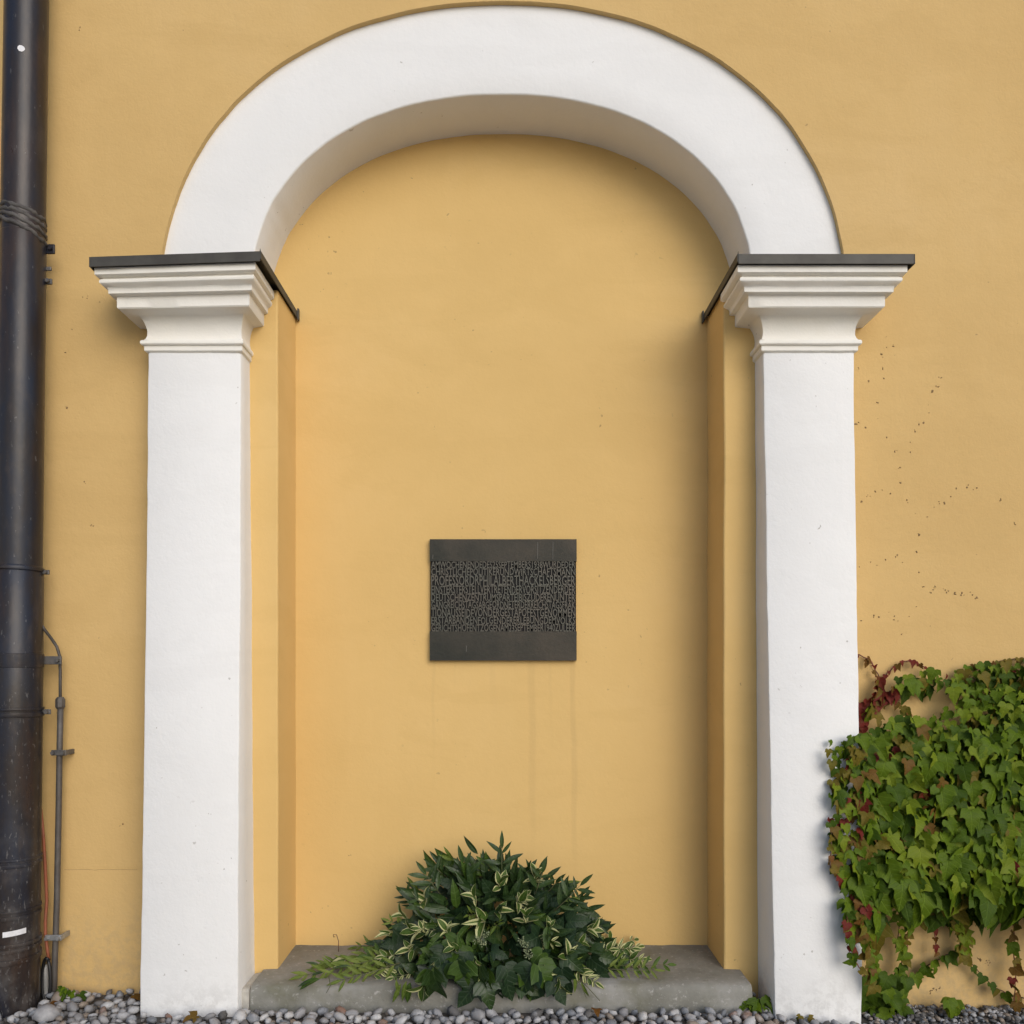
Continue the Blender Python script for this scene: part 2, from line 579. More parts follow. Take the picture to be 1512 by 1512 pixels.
ZS = 2.5
outc = arch_curve(AO, 260, 0.0022, 3.0)
innc = arch_curve(AI, 260, 0.0022, 9.0)
outc = [(max(x, AO[0] - AO[2]), z) for x, z in outc]
outc = [(min(x, AO[0] + AO[2]), z) for x, z in outc]
outc[0] = (AO[0] - AO[2], AO[1]); outc[-1] = (AO[0] + AO[2], AO[1])

# outer wall sheet with its opening, thickness returned to the arch face
WX0, WX1, WTOP, WBOT = -7.0, 7.0, 7.5, -0.3
oc = [(outc[0][0], ZS)] + outc + [(outc[-1][0], ZS)]
wm = MB()
for i in range(len(oc) - 1):
    (xa, za), (xb, zb) = oc[i], oc[i + 1]
    if abs(xb - xa) > 1e-5:
        wm.add([(xa, 0, za), (xb, 0, zb), (xb, 0, WTOP), (xa, 0, WTOP)], [(0, 1, 2, 3)])
    wm.add([(xa, 0, za), (xb, 0, zb), (xb, ARCH_Y + 0.03, zb), (xa, ARCH_Y + 0.03, za)], [(3, 2, 1, 0)])
xl, xr = oc[0][0], oc[-1][0]
wm.add([(WX0, 0, WBOT), (xl, 0, WBOT), (xl, 0, ZS), (xl, 0, WTOP), (WX0, 0, WTOP)], [(0, 1, 2, 3, 4)])
wm.add([(xr, 0, WBOT), (WX1, 0, WBOT), (WX1, 0, WTOP), (xr, 0, WTOP), (xr, 0, ZS)], [(0, 1, 2, 3, 4)])
wm.add([(WX0, 0, WTOP), (WX1, 0, WTOP), (WX1, 0.5, WTOP), (WX0, 0.5, WTOP)], [(0, 1, 2, 3)])
wm.add([(WX0, 0, WBOT), (WX0, 0, WTOP), (WX0, 0.5, WTOP), (WX0, 0.5, WBOT)], [(0, 1, 2, 3)])
wm.add([(WX1, 0, WBOT), (WX1, 0.5, WBOT), (WX1, 0.5, WTOP), (WX1, 0, WTOP)], [(0, 1, 2, 3)])
wm.add([(WX0, 0.5, WBOT), (WX0, 0.5, WTOP), (WX1, 0.5, WTOP), (WX1, 0.5, WBOT)], [(0, 1, 2, 3)])
wall = wm.build('wall', M['ochre'], facade)

# white arch band
am = MB()
oi_ = [(innc[0][0], ZS)] + innc + [(innc[-1][0], ZS)]
oo_ = [(outc[0][0] - 0.02, ZS)] + [(x + (x - AO[0]) * 0.012, z + (z - AO[1]) * 0.012) for x, z in outc] + [(outc[-1][0] + 0.02, ZS)]
n_ = len(oi_)
yb = BACK_Y + 0.02
rows = []
BV = 0.007
for (xi, zi), (xo, zo) in zip(oi_, oo_):
    dx, dz = xo - xi, zo - zi
    l = math.hypot(dx, dz)
    dx, dz = dx / l, dz / l
    wv = 0.0016 * nz(xi * 6, zi * 6, 2)
    rows.append([(xo, ARCH_Y, zo), (xi + dx * 0.10, ARCH_Y, zi + dz * 0.10), (xi + dx * BV, ARCH_Y + wv, zi + dz * BV),
                 (xi + dx * BV * 0.3, ARCH_Y + BV * 0.3 + wv, zi + dz * BV * 0.3), (xi, ARCH_Y + BV, zi), (xi + dx * wv * 2, 0.16, zi + dz * wv * 2), (xi, yb, zi)])
k_ = len(rows[0])
am.add([p for r_ in rows for p in r_], [(i * k_ + j, i * k_ + j + 1, (i + 1) * k_ + j + 1, (i + 1) * k_ + j) for i in range(n_ - 1) for j in range(k_ - 1)])
arch = am.build('arch_band', M['white_arch'], facade, smooth=True)
md = arch.modifiers.new('edge', 'EDGE_SPLIT'); md.split_angle = R(50)

# niche back panel
nb = MB()
nb.add([(-1.25, BACK_Y, -0.2), (1.25, BACK_Y, -0.2), (1.25, BACK_Y, 3.75), (-1.25, BACK_Y, 3.75)], [(0, 1, 2, 3)])
nb.build('niche_back', M['ochre_niche_lit'], facade)

# niche jambs
JL, JR = -0.8515, 0.7935
for s_, xa, xb in ((-1, -1.15, JL), (1, JR, 1.15)):
    j = MB()
    nseg = 26
    for q in range(nseg):
        za, zb = -0.05 + q * 2.62 / nseg, -0.05 + (q + 1) * 2.62 / nseg
        wa = 0.0035 * nz(za * 2.3, s_ * 5.0); wb = 0.0035 * nz(zb * 2.3, s_ * 5.0)
        xe_a, xe_b = (xb + wa, xb + wb) if s_ < 0 else (xa + wa, xa + wb)
        xo = xa if s_ < 0 else xb
        c = 0.006 * -s_
        prof_a = [(xo, -0.002), (xe_a - c, -0.002), (xe_a - c * 0.3, 0.0005), (xe_a, 0.004), (xe_a, BACK_Y + 0.002)]
        prof_b = [(xo, -0.002), (xe_b - c, -0.002), (xe_b - c * 0.3, 0.0005), (xe_b, 0.004), (xe_b, BACK_Y + 0.002)]
        for t in range(4):
            pa, pb, pc, pd = (*prof_a[t], za), (*prof_a[t + 1], za), (*prof_b[t + 1], zb), (*prof_b[t], zb)
            j.add([pa, pb, pc, pd], [(0, 1, 2, 3) if s_ < 0 else (3, 2, 1, 0)])
    j.build('niche_jamb', M['ochre_niche_lit'], facade)

# pilasters: battered shaft, moulded capital, sheet metal flashing
PROF = [(0.1265, 2.554), (0.1265, 2.531), (0.119, 2.527), (0.1075, 2.527), (0.1075, 2.523), (0.112, 2.5205), (0.1160, 2.514), (0.1150, 2.507),
        (0.108, 2.501), (0.098, 2.497), (0.0945, 2.491), (0.0945, 2.478), (0.090, 2.4755), (0.0762, 2.4755), (0.0744, 2.473), (0.0744, 2.437), (0.071, 2.433),
        (0.024, 2.429), (0.019, 2.427), (0.010, 2.414), (0.004, 2.398), (0.001, 2.380), (0.0015, 2.365), (0.005, 2.353), (0.010, 2.346),
        (0.016, 2.343), (0.019, 2.338), (0.019, 2.330), (0.016, 2.3265), (0.009, 2.3255), (0.009, 2.308), (0.004, 2.304), (-0.006, 2.302)]


def pilaster(xa, xb, xa2, xb2, s_, flash_in, flash_out, tilt):
    """xa..xb front face at the top, xa2..xb2 at the foot; s_ = side of the niche"""
    yt, ybm = -0.098, -0.195
    ZT, ZB = 2.31, -0.12
    m = MB()
    nseg = 40
    prof = []
    for q in range(nseg + 1):
        t = q / nseg
        z = ZB + (ZT - ZB) * t
        k = 1 - t
        x0 = xa + (xa2 - xa) * k + 0.0028 * nz(z * 3.1, s_ * 3 + 1) + 0.0022 * nz(z * 14, s_)
        x1 = xb + (xb2 - xb) * k + 0.0028 * nz(z * 3.1, s_ * 3 + 8) + 0.0022 * nz(z * 14, s_ + 4)
        y = yt + (ybm - yt) * k ** 1.15 + 0.002 * nz(z * 2.2, s_ + 14)
        if z < 0.16:      # chipped foot
            x1 += (-0.010 if s_ > 0 else 0.002) * (0.16 - z) * 8 * (0.6 + nz(z * 30, 3 + s_))
        c = 0.008
        prof.append([(x0, 0.0, z), (x0, y * 0.5, z), (x0, y + c, z), (x0 + c * 0.3, y + c * 0.3, z), (x0 + c, y, z), ((x0 + x1) / 2, y - 0.001, z),
                     (x1 - c, y, z), (x1 - c * 0.3, y + c * 0.3, z), (x1, y + c, z), (x1, y * 0.5, z), (x1, 0.0, z)])
    k_ = len(prof[0])
    m.add([p for r_ in prof for p in r_], [(i * k_ + j, i * k_ + j + 1, (i + 1) * k_ + j + 1, (i + 1) * k_ + j) for i in range(nseg) for j in range(k_ - 1)])
    sh = m.build('pilaster', M['white'], facade, smooth=True)
    md_ = sh.modifiers.new('edge', 'EDGE_SPLIT'); md_.split_angle = R(32)
    # capital
    c = MB()
    rings = []
    for pi, (o, z) in enumerate(PROF):
        oi2 = o * (flash_in - 0.004) / 0.1265 if s_ < 0 else o
        L0, L1 = (xa - o, xb + oi2) if s_ < 0 else (xa - o, xb + o)
        yf = yt - o
        ring = []
        for q in range(5): ring.append((L0, 0.0 + (yf) * q / 4, z))
        for q in range(1, 14): ring.append((L0 + (L1 - L0) * q / 14, yf, z))
        for q in range(5): ring.append((L1, yf * (1 - q / 4), z))
        out = []
        for (x, y, zz) in ring:
            wob = 0.0022 * nz(x * 9 + 3 * s_, y * 9, zz * 14) + 0.0012 * nz(x * 30, y * 30, zz * 30)
            zt = tilt * (x - (L0 + L1) / 2)
            out.append((x, min(0.0, y + wob) if y < -0.001 else 0.0, zz + 0.7 * wob + zt * max(0, min(1, (z - 2.3) / 0.25))))
        rings.append(out)
    k_ = len(rings[0])
    c.add([p for r_ in rings for p in r_], [(i * k_ + j, (i + 1) * k_ + j, (i + 1) * k_ + j + 1, i * k_ + j + 1) for i in range(len(rings) - 1) for j in range(k_ - 1)])
    top = rings[0]
    c.add(top, [tuple(range(len(top)))])
    cap = c.build('capital', M['cream'], sh, smooth=True)
    md_ = cap.modifiers.new('edge', 'EDGE_SPLIT'); md_.split_angle = R(38)
    # flashing: thin folded sheet over the capital and the jamb top
    f = MB()
    zt, zd = 2.585, 0.034
    yf = yt - 0.138
    T = 0.004
    if s_ < 0:
        ox, ix = xa - flash_out, JL + 0.007
    else:
        ox, ix = xb + flash_out, JR - 0.013

    def zt_(x):
        return zt + tilt * (x - (xa + xb) / 2)
    lo, hi = min(ox, ix), max(ox, ix)

    def slab(x0, y0, x1, y1, dz0, dz1):
        f.add([(x0, y0, zt_(x0) + dz0), (x1, y0, zt_(x1) + dz0), (x1, y1, zt_(x1) + dz0), (x0, y1, zt_(x0) + dz0),
               (x0, y0, zt_(x0) + dz1), (x1, y0, zt_(x1) + dz1), (x1, y1, zt_(x1) + dz1), (x0, y1, zt_(x0) + dz1)],
              [(0, 3, 2, 1), (4, 5, 6, 7), (0, 1, 5, 4), (1, 2, 6, 5), (2, 3, 7, 6), (3, 0, 4, 7)])
    slab(lo, yf, hi, 0.0, -T, 0)                       # top sheet
    inn_lo, inn_hi = (-1.1, ix) if s_ < 0 else (ix, 1.1)
    slab(inn_lo, 0.0005, inn_hi, BACK_Y - 0.002, -T, 0)
    slab(lo, yf - T, hi, yf, -zd, 0.0005)                # front apron
    slab(lo - T if s_ < 0 else hi, yf - T, lo if s_ < 0 else hi + T, -0.002, -zd, 0.0005)        # outer return
    slab(hi if s_ < 0 else lo - T, yf - T, hi + T if s_ < 0 else lo, BACK_Y - 0.003, -zd * 0.8, 0.0005)   # inner return to the back
    xi = hi + T if s_ < 0 else lo - T
    slab(min(xi, xi - s_ * 0.006), BACK_Y - 0.022, max(xi, xi - s_ * 0.006), BACK_Y - 0.004, -zd * 1.05, 0.01)   # folded end
    xc = hi if s_ < 0 else lo
    f.add([(xc - 0.003, yf - 0.002, zt_(xc)), (xc + 0.003, yf - 0.002, zt_(xc)), (xc, yf + 0.006, zt_(xc)), (xc + 0.001 * s_, yf, zt_(xc) + 0.016)],
          [(0, 1, 3), (1, 2, 3), (2, 0, 3)])
    f.build('cap_flashing', M['flashing'], sh, bevel=0.0012, seg=1)
    return sh


pilaster(-1.2885, -0.955, -1.276, -0.937, -1, 0.094, 0.133, 0.034)
pilaster(0.909, 1.2353, 0.921, 1.2295, 1, 0.13, 0.142, 0.0)

# sucker pads the creeper left on the wall
trail = []
for chain in (
    [(215, 60), (222, 113), (203, 150), (205, 210), (208, 257)], [(140, 275), (180, 380), (180, 460), (232, 548), (272, 608), (292, 696), (298, 765), (328, 853), (372, 914), (380, 1016), (370, 1090), (383, 1200), (400, 1268)],
    [(490, 250), (476, 298), (450, 325), (428, 385), (432, 430), (400, 483), (367, 512), (340, 568), (338, 608)],
    [(655, 795), (618, 787), (566, 802), (543, 832), (505, 861), (478, 861), (447, 886), (428, 931)],
    [(105, 853), (140, 828), (163, 808), (205, 808), (245, 812)], [(98, 1166), (143, 1150), (175, 1153), (220, 1140), (272, 1127), (307, 1140)],
    [(442, 1290), (465, 1272), (510, 1280), (528, 1293), (566, 1302), (594, 1299), (637, 1308), (666, 1328)],
    [(112, 1435), (165, 1413), (185, 1413), (235, 1407), (265, 1412), (281, 1437), (343, 1420), (380, 1375)], [(90, 215), (83, 475), (122, 496), (780, 855), (855, 960), (300, 1505)]):
    trail += [(1240 + x / 3.287, 480 + y / 3.287) for x, y in chain]
trail += [(1243 + 130 + rnd.uniform(0, 20), 1458 + rnd.uniform(0, 10)) for _ in range(5)] + [(1445 + rnd.uniform(0, 25), 1420 + rnd.uniform(-4, 4)) for _ in range(5)]
trail += [(118, 43), (105, 487), (97, 520), (98, 600), (128, 440), (124, 440), (180, 1218), (125, 716), (135, 775), (517, 1262), (1320, 510)]
tm = MB()
for (px, py) in trail:
    q = P(px, py, 1.0)
    for _ in range(rnd.choice((1, 1, 2, 2, 3))):
        cx, cz = q.x + rnd.gauss(0, 0.004), q.z + rnd.gauss(0, 0.004)
        rr = rnd.uniform(0.0018, 0.0050)
        a0 = rnd.uniform(0, 6)
        el = rnd.uniform(0.35, 0.9)
        th = rnd.uniform(0, 3.14)
        ring = []
        for k in range(6):
            a = a0 + k * math.pi / 3
            u, v = math.cos(a) * rr, math.sin(a) * rr * el
            ring.append((cx + u * math.cos(th) - v * math.sin(th), -0.0004, cz + u * math.sin(th) + v * math.cos(th)))
        tm.add(ring + [(cx, -0.003, cz)], [(k, (k + 1) % 6, 6) for k in range(6)])
o = tm.build('creeper_traces', M['sucker'], facade)
tag(o, None, None, None, 'stuff')

# hairline crack in the render beside the conductor
b_ = MB()
b_.tube([(P(95 + 9 * i, 1284).x, -0.0002, P(0, 1284 + 1.2 * nz(i * 0.9, 5)).z) for i in range(13)], 0.0006, 4)
b_.build('hairline_crack', M['sucker'], facade)

# ------------------------------------------------------------------ stone step
st = MB()
SX0, SX1, SYF, SZ = -0.903, 0.853, -0.158, 0.066
n1 = 44
prof = [(0.0, -0.10), (0.0, SZ - 0.035), (0.002, SZ - 0.020), (0.008, SZ - 0.008), (0.020, SZ - 0.001), (0.06, SZ), (0.2, SZ - 0.001), (0.43, SZ + 0.001)]
rows = []
for i in range(n1 + 1):
    x = SX0 + (SX1 - SX0) * i / n1
    row = []
    for j, (dy, z) in enumerate(prof):
        wv = 0.005 * nz(x * 5, j * 0.3, 1) + 0.0035 * nz(x * 19, j * 0.7, 2)
        row.append((x, SYF + dy + wv * (1 if j < 5 else 0.2), z + wv * 0.8 * (1 if j > 2 else 0.2)))
    rows.append(row)
k_ = len(prof)
st.add([p for r_ in rows for p in r_], [(i * k_ + j, (i + 1) * k_ + j, (i + 1) * k_ + j + 1, i * k_ + j + 1) for i in range(n1) for j in range(k_ - 1)])
for end in (0, n1):
    r_ = rows[end]
    st.add(r_ + [(r_[0][0], r_[-1][1], -0.10)], [tuple(range(len(r_) + 1)) if end else tuple(reversed(range(len(r_) + 1)))])
step = st.build('stone_step', M['stone'], None, smooth=True)
md = step.modifiers.new('edge', 'EDGE_SPLIT'); md.split_angle = R(50)
tag(step, 'low worn grey stone step across the foot of the niche', 'step')
mo = MB()
mo.box((-0.944, -0.152, -0.09), (-0.907, 0.0, 0.052))
for i_, p_ in enumerate(list(mo.v)):
    mo.v[i_] = (p_[0] + (0.008 * nz(i_, 2.2) if p_[0] < -0.93 else 0), p_[1] + 0.012 * nz(i_ * 3.1, 1), p_[2] + 0.012 * nz(i_ * 1.7, 9))
mo.build('mortar_joint', M['mortar'], step, bevel=0.010, seg=2)

# ------------------------------------------------------------------ bronze plaque
plq = empty('memorial_plaque', (-0.0215, BACK_Y, 1.446))
tag(plq, 'dark bronze plaque with dense raised capital lettering mounted on the niche wall', 'plaque')
QX0, QX1, QZ0, QZ1 = -0.3116, 0.2688, 1.206, 1.685
q = MB(); q.box((QX0, BACK_Y - 0.016, QZ0), (QX1, BACK_Y + 0.002, QZ1))
q.build('plate', M['bronze_field'], plq, bevel=0.002, seg=1)
pyz = lambda py: QZ1 - (py - 797.5) / 178.0 * (QZ1 - QZ0)
FT, FB = pyz(829.5), pyz(933)
for za, zb in ((FT, QZ1 + 0.0015), (QZ0 - 0.0015, FB)):
    b_ = MB(); nn = 16
    for i in range(nn):
        xa_, xb_ = QX0 - 0.0015 + (QX1 - QX0 + 0.003) * i / nn, QX0 - 0.0015 + (QX1 - QX0 + 0.003) * (i + 1) / nn
        ya, yb_ = BACK_Y - 0.0225 + 0.0012 * nz(xa_ * 9, za), BACK_Y - 0.0225 + 0.0012 * nz(xb_ * 9, za)
        b_.add([(xa_, ya, za), (xb_, yb_, za), (xb_, yb_, zb), (xa_, ya, zb), (xa_, BACK_Y, za), (xb_, BACK_Y, za), (xb_, BACK_Y, zb), (xa_, BACK_Y, zb)],
               [(0, 1, 2, 3), (3, 2, 6, 7), (4, 5, 1, 0)] + ([(0, 3, 7, 4)] if i == 0 else []) + ([(1, 5, 6, 2)] if i == nn - 1 else []))
    b_.build('plain_band', M['bronze'], plq)
for (sx, s0, s1) in ((793.5, 801, 826), (816, 801, 826), (688.5, 954, 963), (636 + 3, 820, 826)):
    s_ = MB(); X = QX0 + (sx - 635.5) / 215.5 * (QX1 - QX0)
    s_.add([(X, BACK_Y - 0.0245, pyz(s1)), (X + 0.0016, BACK_Y - 0.0245, pyz(s1)), (X + 0.0026, BACK_Y - 0.0245, pyz(s0)), (X + 0.001, BACK_Y - 0.0245, pyz(s0))], [(0, 1, 2, 3)])
    s_.build('scratch', M['scratch'], plq)
LINES = [('AM WOCHENENDE DES 25 SEPTEMBERS 1938 WURDE DER', 300, 360), ('CHRISTLICHE POLITIKER UND WIRTSCHAFTSMANN', 362, 424), ('PROFESSOR DR PHIL ALBERT HACKELSBERGER', 426, 514),
         ('EINST ERSTER STELLVERTRETENDER VORSITZENDER DER', 516, 588), ('DEUTSCHEN ZENTRUMSPARTEI BIS ZU DEREN UNTER', 590, 654),
         ('GANG REICHSTAGSABGEORDNETER DER REICHSTAGSFRAK', 656, 720), ('TION AUS SEIDE VON DER GESTAPO FESTGENOMMEN', 722, 794),
         ('ER STARB AN DEN FOLGEN DER ERLEBUNG DEM VOLKS', 796, 860), ('GERICHTSHOF ENTZOGEN AM 23 SEPTEMBER 1940 ZU LEER', 862, 926)]
dg = None
zk = (FT - FB) / 626.0
for (txt, y0, y1) in LINES:
    cu = bpy.data.curves.new('lettering', 'FONT')
    cu.body = txt.replace(' ', '')
    cu.extrude = 0.5
    cu.resolution_u = 2
    cu.offset = 0.011
    to = bpy.data.objects.new('lettering', cu)
    COL.objects.link(to)
    bpy.context.view_layer.update()
    dg = bpy.context.evaluated_depsgraph_get()
    me = bpy.data.meshes.new_from_object(to.evaluated_get(dg))
    bpy.data.objects.remove(to)
    xs_ = [v.co.x for v in me.vertices]; ys_ = [v.co.y for v in me.vertices]
    x0_, x1_, yy0, yy1 = min(xs_), max(xs_), min(ys_), max(ys_)
    zt_l, zb_l = FT - (y0 - 300) * zk + 0.0006, FT - (y1 - 300) * zk - 0.0010
    for v in me.vertices:
        u = (v.co.x - x0_) / (x1_ - x0_)
        t = (v.co.y - yy0) / (yy1 - yy0)
        wob = 0.0035 * nz(u * 17, y0 * 0.11)
        v.co = Vector((QX0 + 0.004 + u * (QX1 - QX0 - 0.008), BACK_Y - 0.0195 - 0.0035 * v.co.z * 2 * 0.5, zb_l + t * (zt_l - zb_l) + wob))
    me.materials.clear()
    me.materials.append(M['bronze_letter'])
    lo = bpy.data.objects.new('lettering', me)
    COL.objects.link(lo)
    attach(lo, plq)

# ------------------------------------------------------------------ downpipe
PY_ = -0.115


def pipe_x(z):
    return -1.762 + (z - 0.2) * 0.0153


pipe = empty('downpipe', (pipe_x(0), PY_, -0.03))
tag(pipe, 'dark painted metal downpipe with wider lower standpipe and ringed joints', 'downpipe')


def pipe_piece(name, segs, mat, n=40, smooth_=True):
    b_ = MB()
    b_.tube([(pipe_x(z), PY_, z) for z, r_ in segs], [r_ for z, r_ in segs], n, 0, True)
    o_ = b_.build(name, mat, pipe, smooth=smooth_)
    m_ = o_.modifiers.new('edge', 'EDGE_SPLIT'); m_.split_angle = R(40)
    return o_


zpx = lambda py: PY(30, py, PY_).z
pipe_piece('upper_pipe', [(zpx(352), 0.0705), (4.2, 0.0695), (7.4, 0.0695)], M['pipe'])
pipe_piece('middle_pipe', [(zpx(838), 0.0765), (zpx(600), 0.0755), (zpx(352), 0.0735), (zpx(350), 0.0715)], M['pipe'])
pipe_piece('standpipe', [(-0.15, 0.089), (zpx(1405), 0.088), (zpx(1390), 0.0865), (zpx(1060), 0.0845), (zpx(838), 0.0810), (zpx(836), 0.0770)], M['pipe'])


def ring(py, h, rr, mat=None, lip=0.006):
    z = zpx(py)
    return pipe_piece('pipe_ring', [(z - h / 2, rr), (z - h / 2 + 0.001, rr + lip), (z, rr + lip * 1.15), (z + h / 2 - 0.001, rr + lip), (z + h / 2, rr)], mat or M['pipe'])


for (py, h, rr) in ((1410, 0.020, 0.0885), (1394, 0.014, 0.087), (1386, 0.012, 0.087), (1347, 0.016, 0.0855), (1338, 0.010, 0.0855), (1272, 0.014, 0.085), (1264, 0.008, 0.085),
                    (1054, 0.016, 0.0845), (1046, 0.010, 0.084), (841, 0.012, 0.0805)):
    ring(py, h, rr, lip=0.0045)
ring(975, 0.050, 0.0830, lip=0.003)
# wrapped, slumped joint near the top
for k, (py, amp, rr) in enumerate(((317, 0.006, 0.0655), (325, 0.010, 0.0660), (334, 0.015, 0.0668), (344, 0.020, 0.0690))):
    b_ = MB()
    pts, rad = [], []
    for i in range(37):
        a = 2 * math.pi * i / 36
        z = zpx(py) - amp * math.cos(a - 0.3) + 0.009 * nz(i * 0.45, k * 3)
        pts.append((pipe_x(z) + math.cos(a) * rr, PY_ + math.sin(a) * rr, z - 0.010 * math.cos(a)))
        rad.append(0.0085 + 0.0055 * nz(i * 0.9, k * 7.0))
    b_.tube(pts, rad, 8, 0, False)
    b_.build('joint_wrap', M['wrap'], pipe, smooth=True)


def bracket(px0, px1, py, y, hgt, mat, bolt=True, thick=0.004):
    b_ = MB()
    a, c = PY(px0, py, y), PY(px1, py, y)
    b_.box((a.x, y - thick, a.z - hgt / 2), (c.x, y + thick, a.z + hgt / 2))
    o_ = b_.build('bracket', mat, pipe, bevel=0.002)
    if bolt:
        h_ = MB()
        h_.tube([(c.x - 0.012, y - thick - 0.010, a.z), (c.x - 0.012, y + thick + 0.006, a.z)], 0.0075, 6)
        h_.build('bolt', mat, o_)
    # arm back to the wall
    w_ = MB()
    xp = pipe_x(a.z)
    w_.box((xp - 0.006, PY_ + 0.06, a.z - 0.008), (xp + 0.006, -0.001, a.z + 0.008))
    w_.build('wall_arm', mat, o_)
    return o_


bracket(63, 81, 368, -0.085, 0.034, M['pipe'])
bracket(62, 76, 397, -0.09, 0.014, M['iron'], False)
bracket(62, 77, 416, -0.09, 0.020, M['iron'])
bracket(56, 73, 845, -0.09, 0.016, M['iron'])
bracket(56, 91, 975, -0.075, 0.030, M['iron'])
bracket(56, 75, 1051, -0.09, 0.018, M['iron'])
# paint splash, paper sticker
b_ = MB()
c_ = PY(31, 71, PY_ - 0.068)
b_.add([(c_.x + math.cos(k) * 0.011 * (1 + 0.3 * nz(k, 3)), PY_ - math.sqrt(max(0.0, 0.0712 ** 2 - (c_.x + math.cos(k) * 0.011 - pipe_x(c_.z)) ** 2)) - 0.0005, c_.z + math.sin(k) * 0.011 * (1 + 0.4 * nz(k, 8))) for k in [i * 0.7 for i in range(9)]], [tuple(range(9))])
b_.build('paint_splash', M['sticker'], pipe)
b_ = MB()
vsx, zc = [], zpx(1368)
for i in range(7):
    a = R(-78 + i * 7.8)
    for dz in (-0.011, 0.011):
        vsx.append((pipe_x(zc) + math.cos(a) * 0.0885, PY_ + math.sin(a) * 0.0885, zc + dz * 0.85 + 0.0007 * (i - 3)))
b_.add(vsx, [(2 * i, 2 * i + 2, 2 * i + 3, 2 * i + 1) for i in range(6)])
b_.build('paper_sticker', M['sticker'], pipe)

# ------------------------------------------------------------------ lightning conductor
CY = -0.045
con = empty('lightning_conductor', PY(82, 1480, CY))
tag(con, 'thin grey lightning conductor rod clamped to the wall beside the downpipe', 'conductor')
b_ = MB()
b_.tube([PY(58, 918, -0.10), PY(66, 930, -0.085), PY(76, 943, -0.06), PY(84, 955, CY), PY(88, 968, CY), PY(89, 990, CY), PY(89, 1036, CY)], 0.0055, 8)
b_.build('wire', M['rod'], con, smooth=True)
b_ = MB()
b_.tube([PY(89.5, 1036, CY), PY(88, 1110, CY), PY(86.5, 1200, CY), PY(84, 1330, CY), PY(81, 1420, CY), PY(79, 1500, CY)], 0.0105, 12)
b_.build('rod', M['rod'], con, smooth=True)
b_ = MB()
p_ = PY(89, 1038, CY)
b_.tube([p_ + Vector((0, 0, 0.022)), p_ + Vector((0, 0, 0.014)), p_ + Vector((0, 0, -0.014)), p_ + Vector((0, 0, -0.022))], [0.011, 0.017, 0.017, 0.012], 8)
b_.build('sleeve', M['rod'], con)
for (px, py, mt, wd) in ((91, 1111, 'iron', 0.030), (83, 1383, 'galvanised', 0.034)):
    p_ = PY(px, py, CY)
    b_ = MB()
    b_.box((p_.x - wd, CY - 0.016, p_.z - 0.010), (p_.x + wd * 0.8, CY - 0.006, p_.z + 0.010))
    b_.box((p_.x + wd * 0.8 - 0.010, CY - 0.006, p_.z - 0.009), (p_.x + wd * 0.8, -0.001, p_.z + 0.009))
    cl = b_.build('clamp', M[mt], con, bevel=0.002)
    for sx in (-wd * 0.72, wd * 0.5):
        b_ = MB()
        b_.tube([(p_.x + sx, CY - 0.026, p_.z), (p_.x + sx, CY - 0.014, p_.z)], 0.007, 6)
        b_.build('bolt', M[mt], cl)

# cables beside the standpipe
b_ = MB()
b_.tube([PY(60, 1195, -0.05), PY(64, 1235, -0.045), PY(67, 1285, -0.04), PY(69, 1330, -0.04), PY(67, 1358, -0.045), PY(67, 1380, -0.05), PY(70, 1403, -0.05), PY(72.5, 1418, -0.05)], 0.0058, 8)
o = b_.build('orange_cable', M['orange_cable'], None, smooth=True)
tag(o, 'faded orange cable running down between downpipe and conductor rod', 'cable')
b_ = MB()
pts = []
for i in range(25):
    a = R(80) + 2 * math.pi * i / 24 * 0.96
    pts.append(PY(68.5 + 6.0 * math.cos(a), 1448 - 33 * math.sin(a), -0.055 - 0.01 * math.cos(a)))
b_.tube([PY(72.5, 1417, -0.05)] + pts, 0.006, 8)
o = b_.build('black_cable_loop', M['black_cable'], None, smooth=True)
tag(o, 'black cable end hanging in a narrow loop above the gravel', 'cable')
b_ = MB()
b_.tube([PY(68, 1424, -0.04), PY(68, 1430, -0.04), PY(68.5, 1450, -0.04), PY(68.5, 1474, -0.04), PY(68.5, 1480, -0.04)], [0.004, 0.009, 0.010, 0.0095, 0.006], 10)
o = b_.build('cable_weight', M['grey_plastic'], None, smooth=True)
tag(o, 'small grey plastic cable end cap inside the black cable loop', 'cable cap')


